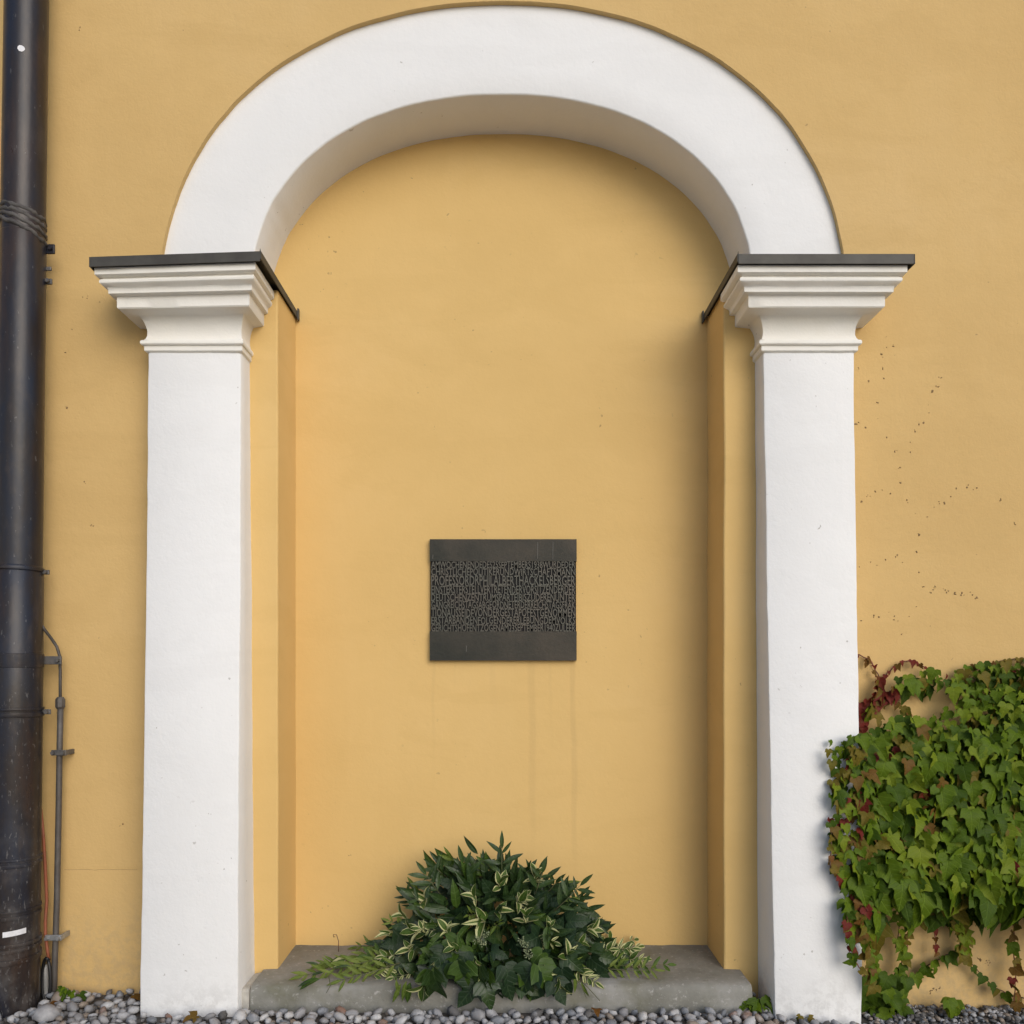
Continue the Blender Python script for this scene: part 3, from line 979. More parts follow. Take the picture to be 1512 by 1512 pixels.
# ------------------------------------------------------------------ leaf prototypes (petiole at origin, tip at -Y, face +Z)
def proto_ivy(lobes=0.5, fold=0.18, droop=0.25, seed=0, wide=1.0):
    r_ = random.Random(seed)
    j = lambda k=0.035: r_.uniform(-k, k)
    mid = [(0, 0.0), (0, -0.25), (0, -0.52), (0, -0.78), (0, -1.05 + j())]
    half = [(0.12, 0.14), (0.34, 0.13), (0.50, -0.04), (0.55 + lobes * 0.10, -0.34 - lobes * 0.10), (0.40 - lobes * 0.05, -0.36), (0.31 - lobes * 0.09, -0.42), (0.30 - lobes * 0.05, -0.60), (0.20, -0.74), (0.10, -0.90)]
    V, F = [], []
    ph = r_.uniform(0, 6)

    def z(x, y):
        # keeled midrib, cupped lobes, drooping tip
        return fold * abs(x) - droop * (y * y * 0.8 + 0.9 * x * x) + 0.05 * math.sin(9 * abs(x) + ph) + 0.03 * math.sin(6 * y + ph)
    for (x, y) in mid: V.append((x, y, z(x, y) - 0.02))
    for s_ in (-1, 1):
        b0 = len(V)
        for (x, y) in half:
            x2, y2 = s_ * (x * wide + j()), y + j()
            V.append((x2, y2, z(x2, y2)))
        h = list(range(b0, b0 + len(half)))
        fs = [(0, h[0], h[1]), (0, h[1], 1), (1, h[1], h[2]), (1, h[2], h[4]), (h[2], h[3], h[4]), (1, h[4], h[5]), (1, h[5], 2), (2, h[5], h[6]), (2, h[6], 3), (3, h[6], h[7]), (3, h[7], h[8]), (3, h[8], 4)]
        F += [f if s_ < 0 else tuple(reversed(f)) for f in fs]
    return V, F, [0] * len(F)


def proto_ell(width=0.34, fold=0.15, droop=0.25, nseg=6, margin=0.0, tip=1.4, seed=0):
    """elliptic leaf; margin > 0 gives the outer strip material slot 1"""
    V, F, Mi = [], [], []
    r_ = random.Random(seed)
    ph = r_.uniform(0, 6)

    def hw(t): return width * 0.5 * (math.sin(math.pi * t ** 0.85) ** (1 / tip)) if 0 < t < 1 else 0.0
    cols = [-1, 0, 1] if margin == 0 else [-1, -(1 - margin), 0, 1 - margin, 1]
    for i in range(nseg + 1):
        t = i / nseg
        for c in cols:
            x = c * hw(t)
            V.append((x, -t, fold * abs(x) * 1.6 - droop * t * t + 0.02 * math.sin(ph + 5 * t) * c))
    k = len(cols)
    for i in range(nseg):
        for q_ in range(k - 1):
            F.append((i * k + q_, (i + 1) * k + q_, (i + 1) * k + q_ + 1, i * k + q_ + 1))
            Mi.append(1 if margin and q_ in (0, k - 2) else 0)
    return V, F, Mi


def leaf_matrix(loc, tipdir, nrm, size):
    ydir = -Vector(tipdir).normalized()
    n_ = Vector(nrm)
    n_ = (n_ - ydir * n_.dot(ydir))
    if n_.length < 1e-4: n_ = ydir.orthogonal()
    n_.normalize()
    x_ = ydir.cross(n_)
    M_ = Matrix((x_, ydir, n_)).transposed().to_4x4()
    for i in range(3):
        for k in range(3):
            M_[i][k] *= size
    M_.translation = Vector(loc)
    return M_


def proto_mesh(name, proto, mats):
    b_ = MB()
    b_.v, b_.f, b_.m = list(proto[0]), list(proto[1]), list(proto[2])
    b_.uv = [(p[0], p[1]) for p in proto[0]]
    return b_.mesh(name, mats, True)


def in_poly(x, y, poly):
    c = False
    j = len(poly) - 1
    for i in range(len(poly)):
        xi, yi = poly[i]; xj, yj = poly[j]
        if (yi > y) != (yj > y) and x < (xj - xi) * (y - yi) / (yj - yi) + xi:
            c = not c
        j = i
    return c


# ------------------------------------------------------------------ boston ivy on the right
ivy = empty('boston_ivy', (1.6, -0.02, ground_z(1.6)))
tag(ivy, 'green boston ivy with reddening leaves covering the wall beside the white pilaster', 'climbing ivy')
ivy_protos = [proto_ivy(0.6, 0.30, 0.30, 1), proto_ivy(1.0, 0.42, 0.40, 2, 0.9), proto_ivy(0.3, 0.20, 0.45, 3), proto_ivy(0.9, -0.15, 0.35, 4, 0.95), proto_ivy(-0.35, 0.25, 0.30, 5, 1.0), proto_ivy(-0.1, 0.35, 0.35, 6, 0.95)]
ivy_mesh = {}
for pi_, pr in enumerate(ivy_protos):
    for ci in range(6):
        ivy_mesh[pi_, ci] = proto_mesh('ivy_leaf', pr, [IVY[ci]])
MASS = [(1226, 1102), (1262, 1086), (1300, 1078), (1345, 1068), (1400, 1056), (1428, 1038), (1384, 1016), (1342, 1022), (1316, 1022), (1328, 1002), (1400, 994), (1440, 988),
        (1512, 982), (1640, 975), (1760, 985), (1760, 1350), (1640, 1340), (1512, 1345), (1480, 1340), (1420, 1345), (1350, 1342), (1300, 1335), (1292, 1380), (1252, 1380), (1246, 1300), (1226, 1250), (1232, 1150)]


def ivy_col(px, py):
    r_ = rnd.random()
    hot = math.exp(-(((px - 1315) / 42) ** 2 + ((py - 1175) / 45) ** 2)) * 0.45 + math.exp(-(((px - 1300) / 60) ** 2 + ((py - 1200) / 120) ** 2)) * 0.12 + math.exp(-(((px - 1268) / 24) ** 2 + ((py - 1330) / 80) ** 2)) * 0.45 \
        + math.exp(-(((px - 1290) / 30) ** 2 + ((py - 1030) / 40) ** 2)) * 1.0
    edge = 0.30 if px < 1262 else 0.0
    if r_ < hot * 0.5: return 5
    if r_ < hot * 0.95: return 4
    if r_ < hot + edge * 0.5: return 3
    r2 = rnd.random()
    if r2 < 0.015: return 5
    if r2 < 0.025: return 4
    if r2 < 0.10: return 3
    if r2 < 0.34: return 2
    if r2 < 0.60: return 1
    return 0


def pil_front(z):
    k = 1 - (z + 0.12) / 2.43
    return 0.098 + 0.097 * max(0.0, k) ** 1.15


def ivy_depth(px, py):
    """how far the leaf curtain stands off the wall"""
    t = max(0, min(1, (py - 985) / 330))
    d = 0.04 + 0.15 * t ** 0.8
    z = CAM_Z - (py - 977) * 0.94 * PX
    k = max(0.0, min(1.0, (1325 - px) / 45.0))
    return max(d, (pil_front(z) + 0.022) * k)


pts = []
tries = 0
while tries < 26000:
    tries += 1
    px, py = rnd.uniform(1220, 1760), rnd.uniform(970, 1385)
    if not in_poly(px, py, MASS): continue
    t = max(0, min(1, (py - 990) / 330))
    md_ = (8.2 + 3.8 * t) * (0.8 if px < 1275 else 1)
    if px > 1540: md_ *= 1.5
    if all((px - a) ** 2 + (py - b) ** 2 > md_ * md_ for a, b in pts):
        pts.append((px, py))
rnd.shuffle(pts)
view_pts = [p for p in pts if p[0] < 1535]
out_pts = [p for p in pts if p[0] >= 1535]
print('ivy front leaves in view', len(view_pts), 'outside', len(out_pts))
stuff = MB()


def ivy_leaf(loc, tip, nrm, size, ci, single):
    pi_ = rnd.choice((4, 5, 2)) if size < 0.05 else rnd.choice((0, 2, 5, 1, 5, 2, 3))
    M_ = leaf_matrix(loc, tip, nrm, size)
    if single:
        o_ = bpy.data.objects.new('leaf', ivy_mesh[pi_, ci])
        COL.objects.link(o_)
        o_.parent = ivy
        o_.matrix_local = Matrix.Translation(-ivy.location) @ M_
    else:
        stuff.put(ivy_protos[pi_], M_, ci)


n_single = 0
SINGLE_MAX = 298


def rand_leaf_frame(px, py):
    t = max(0, min(1, (py - 990) / 330))
    tip = Vector((rnd.gauss(0, 0.32), -0.25 - 0.35 * rnd.random(), -1 + rnd.gauss(0, 0.12)))
    if rnd.random() < 0.1: tip = Vector((rnd.uniform(-1, 1), -0.4, -0.4))
    nrm = Vector((rnd.gauss(0.05, 0.45), -1, 0.30 + rnd.gauss(0, 0.32)))
    return t, tip, nrm


# strands: (points in px, stand-off, leaf size, spacing px, colours)
STRANDS = [([(1228, 1222), (1227, 1250), (1226, 1282)], 0.215, 0.030, 15, (1, 3, 4), 'stem'),
           ([(1249, 1335), (1253, 1370), (1256, 1402), (1266, 1424), (1277, 1442)], 0.235, 0.036, 13, (1, 0, 5, 3), 'red_stem'),
           ([(1272, 1330), (1274, 1380), (1284, 1420), (1290, 1455)], 0.215, 0.040, 9, (4, 5, 3, 0, 4), 'red_stem'),
           ([(1284, 1340), (1290, 1390), (1292, 1430), (1292, 1470)], 0.11, 0.042, 13, (0, 1, 0, 2), 'stem'),
           ([(1342, 1358), (1339, 1400), (1330, 1425), (1318, 1445), (1308, 1470)], 0.05, 0.040, 10, (0, 1, 3), 'red_stem'),
           ([(1330, 1350), (1328, 1375), (1322, 1400)], 0.06, 0.038, 11, (0, 2), 'stem'),
           ([(1381, 1350), (1381, 1380), (1383, 1406)], 0.05, 0.028, 12, (3, 5, 4), 'red_stem'),
           ([(1426, 1352), (1424, 1385), (1418, 1404)], 0.06, 0.048, 9, (0, 1, 2, 3), 'stem'),
           ([(1418, 1402), (1390, 1414), (1360, 1432), (1330, 1452), (1310, 1466)], 0.035, 0.044, 10, (1, 0, 1), 'stem'),
           ([(1420, 1402), (1432, 1420), (1450, 1440), (1468, 1458), (1495, 1470), (1520, 1474)], 0.03, 0.034, 14, (1, 0, 3), 'stem'),
           ([(1497, 1350), (1497, 1400), (1499, 1440), (1498, 1485)], 0.06, 0.040, 13, (3, 5, 4, 0), 'red_stem'),
           ([(1268, 966), (1284, 974), (1293, 990), (1299, 1002)], 0.02, 0.026, 9, (5, 5, 4), 'red_stem'),
           ([(1301, 1002), (1318, 986), (1334, 976), (1348, 975), (1369, 986)], 0.02, 0.024, 9, (5, 4, 5), 'red_stem'),
           ([(1436, 984), (1462, 980), (1490, 974), (1530, 970), (1560, 972)], 0.02, 0.026, 7, (4, 3, 3), 'stem'),
           ([(1320, 1020), (1300, 1034), (1282, 1046), (1272, 1075)], 0.05, 0.044, 6, (5, 5, 5, 4), 'red_stem'),
           ([(1298, 1004), (1300, 1020), (1290, 1034), (1274, 1040)], 0.04, 0.048, 6, (5, 5, 4), 'red_stem'),
           ([(1316, 1032), (1330, 1042), (1342, 1056)], 0.03, 0.034, 8, (3, 3, 4), 'stem'),
           ([(1292, 1042), (1290, 1060)], 0.06, 0.046, 8, (2, 3), 'stem')]
for (pp, off, ls, sp, cols, smat) in STRANDS:
    P3 = [PY(a, b, -off + 0.012) for a, b in pp]
    dense = []
    for a, b in zip(P3[:-1], P3[1:]):
        for q_ in range(4): dense.append(a.lerp(b, q_ / 4) + Vector((rnd.gauss(0, 0.0015), rnd.gauss(0, 0.002), rnd.gauss(0, 0.0015))))
    dense.append(P3[-1])
    b_ = MB()
    b_.tube(dense, 0.0022, 5)
    b_.build('vine_stem', M[smat], ivy, smooth=True)
    acc = 0.0
    for a, b in zip(pp[:-1], pp[1:]):
        dl = math.hypot(b[0] - a[0], b[1] - a[1])
        while acc < dl:
            t_ = acc / dl
            px, py = a[0] + (b[0] - a[0]) * t_ + rnd.gauss(0, 2.5), a[1] + (b[1] - a[1]) * t_
            _, tip, nrm = rand_leaf_frame(px, py)
            ivy_leaf(PY(px, py, -off - 0.005), tip + Vector((rnd.gauss(0, 0.4), 0, 0.2)), nrm, ls * rnd.uniform(0.75, 1.25), rnd.choice(cols), True)
            n_single += 1
            acc += sp * rnd.uniform(0.75, 1.25)
        acc -= dl
# leafy bunch at the foot and a stray shoot
for _ in range(34):
    px, py = rnd.gauss(1306, 15), rnd.uniform(1440, 1496)
    _, tip, nrm = rand_leaf_frame(px, py)
    ivy_leaf(PY(px, py, -0.06 - rnd.uniform(0, 0.10)), tip, nrm, rnd.uniform(0.04, 0.075), rnd.choice((1, 1, 0)), True)
    n_single += 1
for _ in range(8):
    px, py = rnd.gauss(1412, 9), rnd.uniform(1474, 1492)
    _, tip, nrm = rand_leaf_frame(px, py)
    ivy_leaf(PY(px, py, -0.05 - rnd.uniform(0, 0.06)), tip, nrm, rnd.uniform(0.04, 0.07), rnd.choice((0, 1, 2)), True)
    n_single += 1
view_pts.sort(key=lambda p: -p[1] + rnd.uniform(-60, 60))
for (px, py) in view_pts:
    t, tip, nrm = rand_leaf_frame(px, py)
    d = ivy_depth(px, py) + rnd.uniform(-0.012 if px < 1285 else -0.02, 0.02)
    size = (0.036 + 0.050 * t) * rnd.choice((0.55, 0.7, 0.85, 1.0, 1.1, 1.3))
    if px < 1290: px += rnd.gauss(0, 5); py += rnd.gauss(0, 4)
    if px < 1262: size *= 0.62
    elif px < 1290: size *= 0.8
    loc = PY(px, py, -d); loc.z += size * 0.45
    single = n_single < SINGLE_MAX
    ci = ivy_col(px, py)
    if ci > 2: size = min(size, 0.05)
    ivy_leaf(loc, tip, nrm, size, ci, single)
    n_single += single
for (px, py) in out_pts:
    t, tip, nrm = rand_leaf_frame(px, py)
    loc = PY(px, py, -ivy_depth(px, py) + rnd.uniform(-0.02, 0.02))
    ivy_leaf(loc, tip, nrm, (0.08 + 0.05 * t) * rnd.uniform(0.8, 1.2), ivy_col(px, py), False)
# inner layers
cnt = 0
while cnt < 1000:
    px, py = rnd.uniform(1232, 1760), rnd.uniform(985, 1370)
    if not in_poly(px, py, MASS): continue
    if px < 1268 and rnd.random() < 0.55: continue
    cnt += 1
    t, tip, nrm = rand_leaf_frame(px, py)
    d = ivy_depth(px, py)
    d = d - 0.035 - rnd.random() * max(0.0, d - 0.05)
    if px < 1285: d = max(d, pil_front(CAM_Z - (py - 977) * 0.94 * PX) + 0.008)
    ivy_leaf(PY(px, py, -d), tip + Vector((rnd.gauss(0, 0.3), 0, 0)), nrm + Vector((rnd.gauss(0, 0.3), 0, 0)), (0.045 + 0.045 * t) * rnd.uniform(0.7, 1.2) * (0.65 if px < 1265 else 1), rnd.choice((1, 1, 1, 0, 0, 3)), False)
o = stuff.build('inner_foliage', IVY, ivy, smooth=True)
tag(o, None, None, None, 'stuff')
# woody stems behind the leaves
for (x0, x1, lean) in ((1320, 1345, 1), (1420, 1400, 1), (1497, 1480, 1), (1380, 1500, 0.7), (1440, 1560, 0.8)):
    pts3 = []
    for i in range(12):
        t_ = i / 11
        px = x0 + (x1 - x0) * t_ + 10 * nz(t_ * 4, x0)
        py = 1335 - t_ * 240 * lean
        pts3.append(PY(px, py, -0.02 - 0.01 * nz(t_ * 5, 3)))
    b_ = MB(); b_.tube(pts3, [0.006 - 0.003 * i / 11 for i in range(12)], 6)
    b_.build('vine_stem', M['stem'], ivy, smooth=True)

# ------------------------------------------------------------------ greenery arrangement on the step
arr = empty('greenery_arrangement', (-0.04, 0.02, 0.066))
tag(arr, 'mounded arrangement of dark and cream edged cut greenery lying on the step', 'greenery arrangement')
pro = {'laurel': (proto_ell(0.26, 0.2, 0.18, 5, 0, 1.2, 1), [ARR[0]]), 'laurel_b': (proto_ell(0.33, 0.3, 0.3, 5, 0, 1.3, 2), [ARR[5]]),
       'ivy': (proto_ivy(0.45, 0.2, 0.2, 11), [ARR[1]]), 'ivy_b': (proto_ivy(0.15, 0.25, 0.3, 12), [ARR[0]]), 'ivy_c': (proto_ivy(0.3, 0.2, 0.25, 13), [ARR[5]]),
       'var': (proto_ell(0.50, 0.2, 0.25, 5, 0.34, 1.5, 3), [ARR[2], ARR[3]]), 'var_b': (proto_ell(0.42, 0.45, 0.4, 5, 0.5, 1.4, 4), [ARR[2], ARR[3]]),
       'var_c': (proto_ell(0.30, 0.5, 0.5, 5, 0.75, 1.3, 7), [ARR[2], ARR[3]]), 'var_d': (proto_ell(0.46, 0.25, 0.3, 5, 0.16, 1.5, 8), [ARR[5], ARR[3]]),
       'spray': (proto_ell(0.22, 0.15, 0.2, 4, 0, 1.2, 5), [ARR[4]]), 'olive': (proto_ell(0.23, 0.2, 0.15, 5, 0, 1.2, 6), [ARR[0]])}
arr_mats = ARR
pro_mesh = {k: proto_mesh('arrangement_leaf', p_, m_) for k, (p_, m_) in pro.items()}
arr_stuff = MB()
arr_n = [0]


def arr_leaf(kind, loc, tip, nrm, size, single=True):
    M_ = leaf_matrix(loc, tip, nrm, size)
    if single and arr_n[0] < 299:
        arr_n[0] += 1
        o_ = bpy.data.objects.new('leaf', pro_mesh[kind])
        COL.objects.link(o_)
        o_.parent = arr
        o_.matrix_local = Matrix.Translation(-arr.location) @ M_
    else:
        p_, m_ = pro[kind]
        base = [ARR.index(x) for x in m_]
        b0 = len(arr_stuff.v)
        arr_stuff.v += [tuple(M_ @ Vector(v)) for v in p_[0]]
        arr_stuff.uv += [(v[0], v[1]) for v in p_[0]]
        arr_stuff.f += [tuple(b0 + k for k in f) for f in p_[1]]
        arr_stuff.m += [base[k] for k in p_[2]]


def lerp_tab(tab, x):
    for (a, b), (c, d) in zip(tab[:-1], tab[1:]):
        if a <= x <= c: return b + (d - b) * (x - a) / (c - a)
    return tab[0][1] if x < tab[0][0] else tab[-1][1]


TOP = [(440, 1436), (480, 1418), (520, 1398), (560, 1390), (590, 1358), (615, 1314), (640, 1282), (670, 1262), (700, 1264), (740, 1272), (800, 1288), (850, 1326), (880, 1366), (925, 1380), (960, 1402), (1005, 1420)]
BOT = [(440, 1444), (520, 1456), (580, 1448), (630, 1466), (680, 1452), (760, 1454), (850, 1452), (900, 1438), (960, 1430), (1005, 1424)]


def arr_point(px, u, inset=0.0):
    """u = 0 on the ridge against the wall .. 1 hanging over the step edge"""
    ty, by = lerp_tab(TOP, px), lerp_tab(BOT, px)
    py = ty + (by - ty) * u
    core = max(0.0, 1 - abs(px - 740) / 190.0)
    y = 0.13 * (1 - u) ** 1.2 - 0.165 * u ** 0.9 * min(1, core * 2.2) - 0.05 * (1 - min(1, core * 2.2)) * u
    y += inset
    q_ = PY(px, py, y)
    if y > -0.15: q_.z = max(q_.z, 0.074)
    return q_, core


CEN = PY(738, 1420, 0.10)
# inner dark mass first
for _ in range(400):
    px = rnd.gauss(738, 85)
    if not 570 < px < 905: continue
    u = rnd.uniform(0.12, 0.92)
    loc, core = arr_point(px, u, rnd.uniform(0.02, 0.10))
    rad = (loc - CEN).normalized()
    tip = rad * 0.8 + Vector((rnd.gauss(0, 0.4), -0.2, rnd.gauss(-0.3, 0.4)))
    nrm = Vector((rnd.gauss(0, 0.5), -1, 0.5 + rnd.gauss(0, 0.3)))
    arr_leaf(rnd.choice(('ivy', 'laurel', 'ivy_b', 'laurel')), loc, tip, nrm, rnd.uniform(0.06, 0.10), False)
# sprigs: (px, py of base in u space, kind, leaves, direction px)
def sprig(kind, a, b, n, size, spread=0.9, off=0.0, stem='green_stem', yb=None, ya=None, single=True, rad=0.0022):
    """a row of paired leaves from point a to point b (3-D)"""
    a, b = Vector(a), Vector(b)
    d = (b - a).normalized()
    side = d.cross(Vector((0, -1, 0.25)))
    if side.length < 0.1: side = d.orthogonal()
    side.normalize()
    if rad:
        s_ = MB(); s_.tube([a, a.lerp(b, 0.5) + Vector((0, 0, -0.004)), b], [rad, rad * 0.8, rad * 0.5], 5)
        s_.build('sprig_stem', M[stem], arr, smooth=True)
    for i in range(n):
        t_ = (i + 0.6) / n
        for sg in (-1, 1):
            loc = a.lerp(b, t_)
            tip = d * 0.7 + side * sg * spread + Vector((rnd.gauss(0, 0.15), rnd.gauss(-0.1, 0.15), rnd.gauss(0, 0.15)))
            nrm = Vector((rnd.gauss(0, 0.3), -1, 0.55 + rnd.gauss(0, 0.25)))
            arr_leaf(rnd.choice((kind, 'var_c', 'var_d')) if kind.startswith('var') else kind, loc, tip, nrm, size * rnd.uniform(0.7, 1.2) * (1 - 0.25 * t_), single)
    arr_leaf(kind, b, d + Vector((0, -0.1, 0)), Vector((0, -1, 0.5)), size * 0.8, single)


# upright sprig at the top
sprig('olive', PY(741, 1300, 0.05), PY(741, 1254, 0.05), 3, 0.088, 0.85)
sprig('olive', PY(818, 1345, -0.02), PY(856, 1308, -0.05), 3, 0.085, 0.8)
sprig('laurel', PY(690, 1300, 0.06), PY(684, 1276, 0.05), 2, 0.095, 0.75)
sprig('laurel', PY(650, 1320, 0.04), PY(630, 1292, 0.02), 3, 0.085, 0.7)
sprig('laurel', PY(790, 1320, 0.04), PY(800, 1290, 0.03), 2, 0.075, 0.6)
sprig('laurel', PY(640, 1345, 0.0), PY(612, 1325, -0.02), 2, 0.080, 0.6)
# end sprays lying on the step
for (ax, ay, bx, by, n, sz) in ((565, 1424, 450, 1440, 9, 0.072), (570, 1412, 478, 1424, 8, 0.066), (590, 1432, 505, 1447, 7, 0.070), (600, 1398, 530, 1398, 6, 0.062), (590, 1420, 520, 1432, 6, 0.07)):
    a, b = P(ax, ay, 1.115 / ((ay - 977) * PX)), P(bx, by, 1.118 / ((by - 977) * PX))
    a.z += 0.025
    sprig('spray', a, b, n, sz, 0.5)
for _ in range(26):
    px = rnd.uniform(462, 600)
    py = 1436 - (px - 462) * 0.22 + rnd.uniform(-12, 12)
    loc = P(px, py, 1.10 / ((py - 977) * PX))
    arr_leaf(rnd.choice(('laurel_b', 'olive', 'spray', 'laurel_b', 'var_b')), loc, Vector((-1, -0.3, rnd.gauss(0.1, 0.35))), Vector((rnd.gauss(0, 0.4), -0.8, 0.8)), rnd.uniform(0.045, 0.075))
for (ax, ay, bx, by, n, k, sz) in ((880, 1425, 985, 1424, 7, 'laurel_b', 0.046), (875, 1412, 942, 1398, 6, 'var_b', 0.050), (870, 1402, 926, 1376, 5, 'var_b', 0.046), (885, 1416, 948, 1416, 5, 'var_b', 0.05),
                                   (890, 1430, 965, 1432, 6, 'spray', 0.055), (880, 1395, 905, 1370, 4, 'spray', 0.042), (868, 1420, 930, 1408, 5, 'spray', 0.05), (880, 1405, 936, 1388, 4, 'var', 0.042)):
    a, b = P(ax, ay, 1.10 / ((ay - 977) * PX)), P(bx, by, 1.10 / ((by - 977) * PX))
    sprig(k, a, b, n, sz, 0.75)
# loose sprigs breaking the outline
for (px, u, kind, n, sz, ln) in ((600, 0.25, 'spray', 4, 0.05, 0.09), (588, 0.55, 'var_b', 3, 0.045, 0.07), (610, 0.1, 'olive', 3, 0.07, 0.08), (575, 0.75, 'spray', 4, 0.055, 0.09), (570, 0.5, 'laurel_b', 3, 0.06, 0.08),
                                 (655, 0.1, 'laurel', 3, 0.08, 0.06), (720, 0.1, 'laurel_b', 3, 0.06, 0.05), (775, 0.1, 'olive', 3, 0.07, 0.06), (765, 0.3, 'var', 3, 0.045, 0.07), (810, 0.12, 'laurel', 3, 0.075, 0.06),
                                 (845, 0.1, 'laurel', 3, 0.07, 0.07), (868, 0.2, 'olive', 3, 0.06, 0.07), (880, 0.5, 'var_b', 3, 0.045, 0.07), (890, 0.7, 'spray', 4, 0.05, 0.08), (700, 0.45, 'spray', 3, 0.05, 0.08), (730, 0.5, 'spray', 3, 0.055, 0.07),
                                 (690, 0.75, 'laurel_b', 3, 0.06, 0.06), (640, 0.5, 'var', 3, 0.045, 0.07), (660, 0.8, 'spray', 3, 0.05, 0.06), (800, 0.6, 'var', 3, 0.04, 0.06), (830, 0.75, 'spray', 3, 0.05, 0.07), (600, 0.85, 'var_b', 3, 0.045, 0.06), (560, 0.6, 'var_b', 4, 0.045, 0.08), (580, 0.9, 'var_b', 4, 0.045, 0.07), (860, 0.9, 'var_b', 4, 0.045, 0.07), (910, 0.4, 'var_b', 4, 0.045, 0.08)):
    loc, core = arr_point(px, u, 0.0)
    rad = (loc - CEN).normalized()
    d_ = Vector((rad.x * 1.2 + rnd.gauss(0, 0.25), -0.45, (0.8 - 1.4 * u) + rnd.gauss(0, 0.2))).normalized()
    sprig(kind, loc - d_ * 0.03, loc + d_ * ln * 0.75, n, sz, 0.75)
# laurel crown at the back
for _ in range(34):
    px = rnd.gauss(735, 66)
    if not 610 < px < 865: continue
    loc, core = arr_point(px, rnd.uniform(0.02, 0.35), -0.01)
    loc.z -= 0.035
    rad = (loc - CEN).normalized()
    tip = rad * 1.0 + Vector((rnd.gauss(0, 0.45), -0.15, rnd.gauss(0.1, 0.4)))
    arr_leaf(rnd.choice(('laurel', 'laurel', 'laurel_b', 'olive')), loc, tip, Vector((rnd.gauss(0, 0.6), -1, 0.3)), rnd.uniform(0.08, 0.135))
for _ in range(26):
    px = rnd.uniform(600, 880)
    loc, core = arr_point(px, rnd.uniform(0.0, 0.12), -0.01)
    rad = Vector((loc.x - CEN.x, 0, loc.z - CEN.z)).normalized()
    loc += rad * rnd.uniform(-0.02, 0.015)
    arr_leaf(rnd.choice(('olive', 'olive', 'laurel', 'spray')), loc, rad + Vector((rnd.gauss(0, 0.5), -0.15, rnd.gauss(0, 0.3))), Vector((rnd.gauss(0, 0.5), -1, 0.3)), rnd.uniform(0.06, 0.09))
# body: dark ivy at the foot, mixed above
for _ in range(70):
    px = rnd.gauss(735, 88)
    if not 575 < px < 900: continue
    u = rnd.uniform(0.25, 1.0)
    loc, core = arr_point(px, u, -rnd.uniform(-0.02, 0.05))
    rad = (loc - CEN).normalized()
    tip = Vector((rad.x * 0.9 + rnd.gauss(0, 0.45), -0.35, 0.5 - 1.5 * u + rnd.gauss(0, 0.35)))
    kind = rnd.choice(('ivy', 'ivy', 'ivy_b', 'ivy_c') if u > 0.55 else ('laurel', 'laurel_b', 'olive', 'ivy', 'laurel'))
    arr_leaf(kind, loc, tip, Vector((rnd.gauss(0, 0.6), -1, 0.25 + rnd.gauss(0, 0.4))), rnd.uniform(0.06, 0.10))
# pointed ivy leaves hanging over the edge of the step
for px in (632, 648, 640, 690, 700, 734, 750, 742, 772, 790, 806, 822, 668, 716, 758, 780):
    loc = PY(px + rnd.gauss(0, 5), rnd.uniform(1424, 1442), -0.18 - rnd.uniform(0, 0.03))
    arr_leaf(rnd.choice(('ivy', 'ivy', 'ivy_b', 'ivy_c')), loc, Vector((rnd.gauss(0, 0.3), -0.12, -1)), Vector((rnd.gauss(0, 0.55), -1, 0.1)), rnd.uniform(0.08, 0.105))
# variegated sprig tips
for (px, py, n, s_) in ((700, 1325, 2, 0.042), (738, 1306, 2, 0.055), (776, 1352, 3, 0.052), (768, 1332, 2, 0.045), (790, 1294, 3, 0.046), (615, 1375, 3, 0.048), (660, 1374, 2, 0.048), (628, 1328, 2, 0.05), (735, 1345, 2, 0.042),
                        (706, 1425, 2, 0.045), (712, 1360, 2, 0.058), (640, 1428, 2, 0.045), (625, 1455, 2, 0.045), (800, 1430, 2, 0.048), (825, 1450, 2, 0.052), (596, 1350, 2, 0.05), (578, 1378, 2, 0.045), (605, 1402, 2, 0.045),
                        (855, 1392, 2, 0.042), (872, 1372, 2, 0.04), (812, 1368, 2, 0.036), (672, 1398, 2, 0.036), (838, 1410, 2, 0.04)):
    ty, by = lerp_tab(TOP, px), lerp_tab(BOT, px)
    u = max(0.05, min(1.0, (py - ty) / (by - ty)))
    loc, core = arr_point(px, u, -0.05)
    rad = (loc - CEN).normalized()
    ax = Vector((rad.x + rnd.gauss(0, 0.35), -0.55 + rnd.gauss(0, 0.25), (-0.9 if u > 0.8 else 0.75) + rnd.gauss(0, 0.3))).normalized()
    s1 = ax.cross(Vector((rnd.gauss(0, 0.5), 1, rnd.gauss(0, 0.5)))).normalized()
    s2 = ax.cross(s1)
    for k in range(n):
        for sg in (-1, 1):
            sd_ = (s1 if k % 2 == 0 else s2) * sg
            op = 0.35 + 0.4 * k + rnd.gauss(0, 0.15)
            arr_leaf(rnd.choice(('var', 'var_b', 'var_c', 'var_d', 'var_d')), loc - ax * 0.018 * k, ax + sd_ * op + Vector((0, 0, rnd.gauss(0, 0.15))), -sd_ * 0.6 + ax * 0.8 + Vector((rnd.gauss(0, 0.4), -0.8, 0.4)), s_ * 1.22 * rnd.uniform(0.65, 1.2))
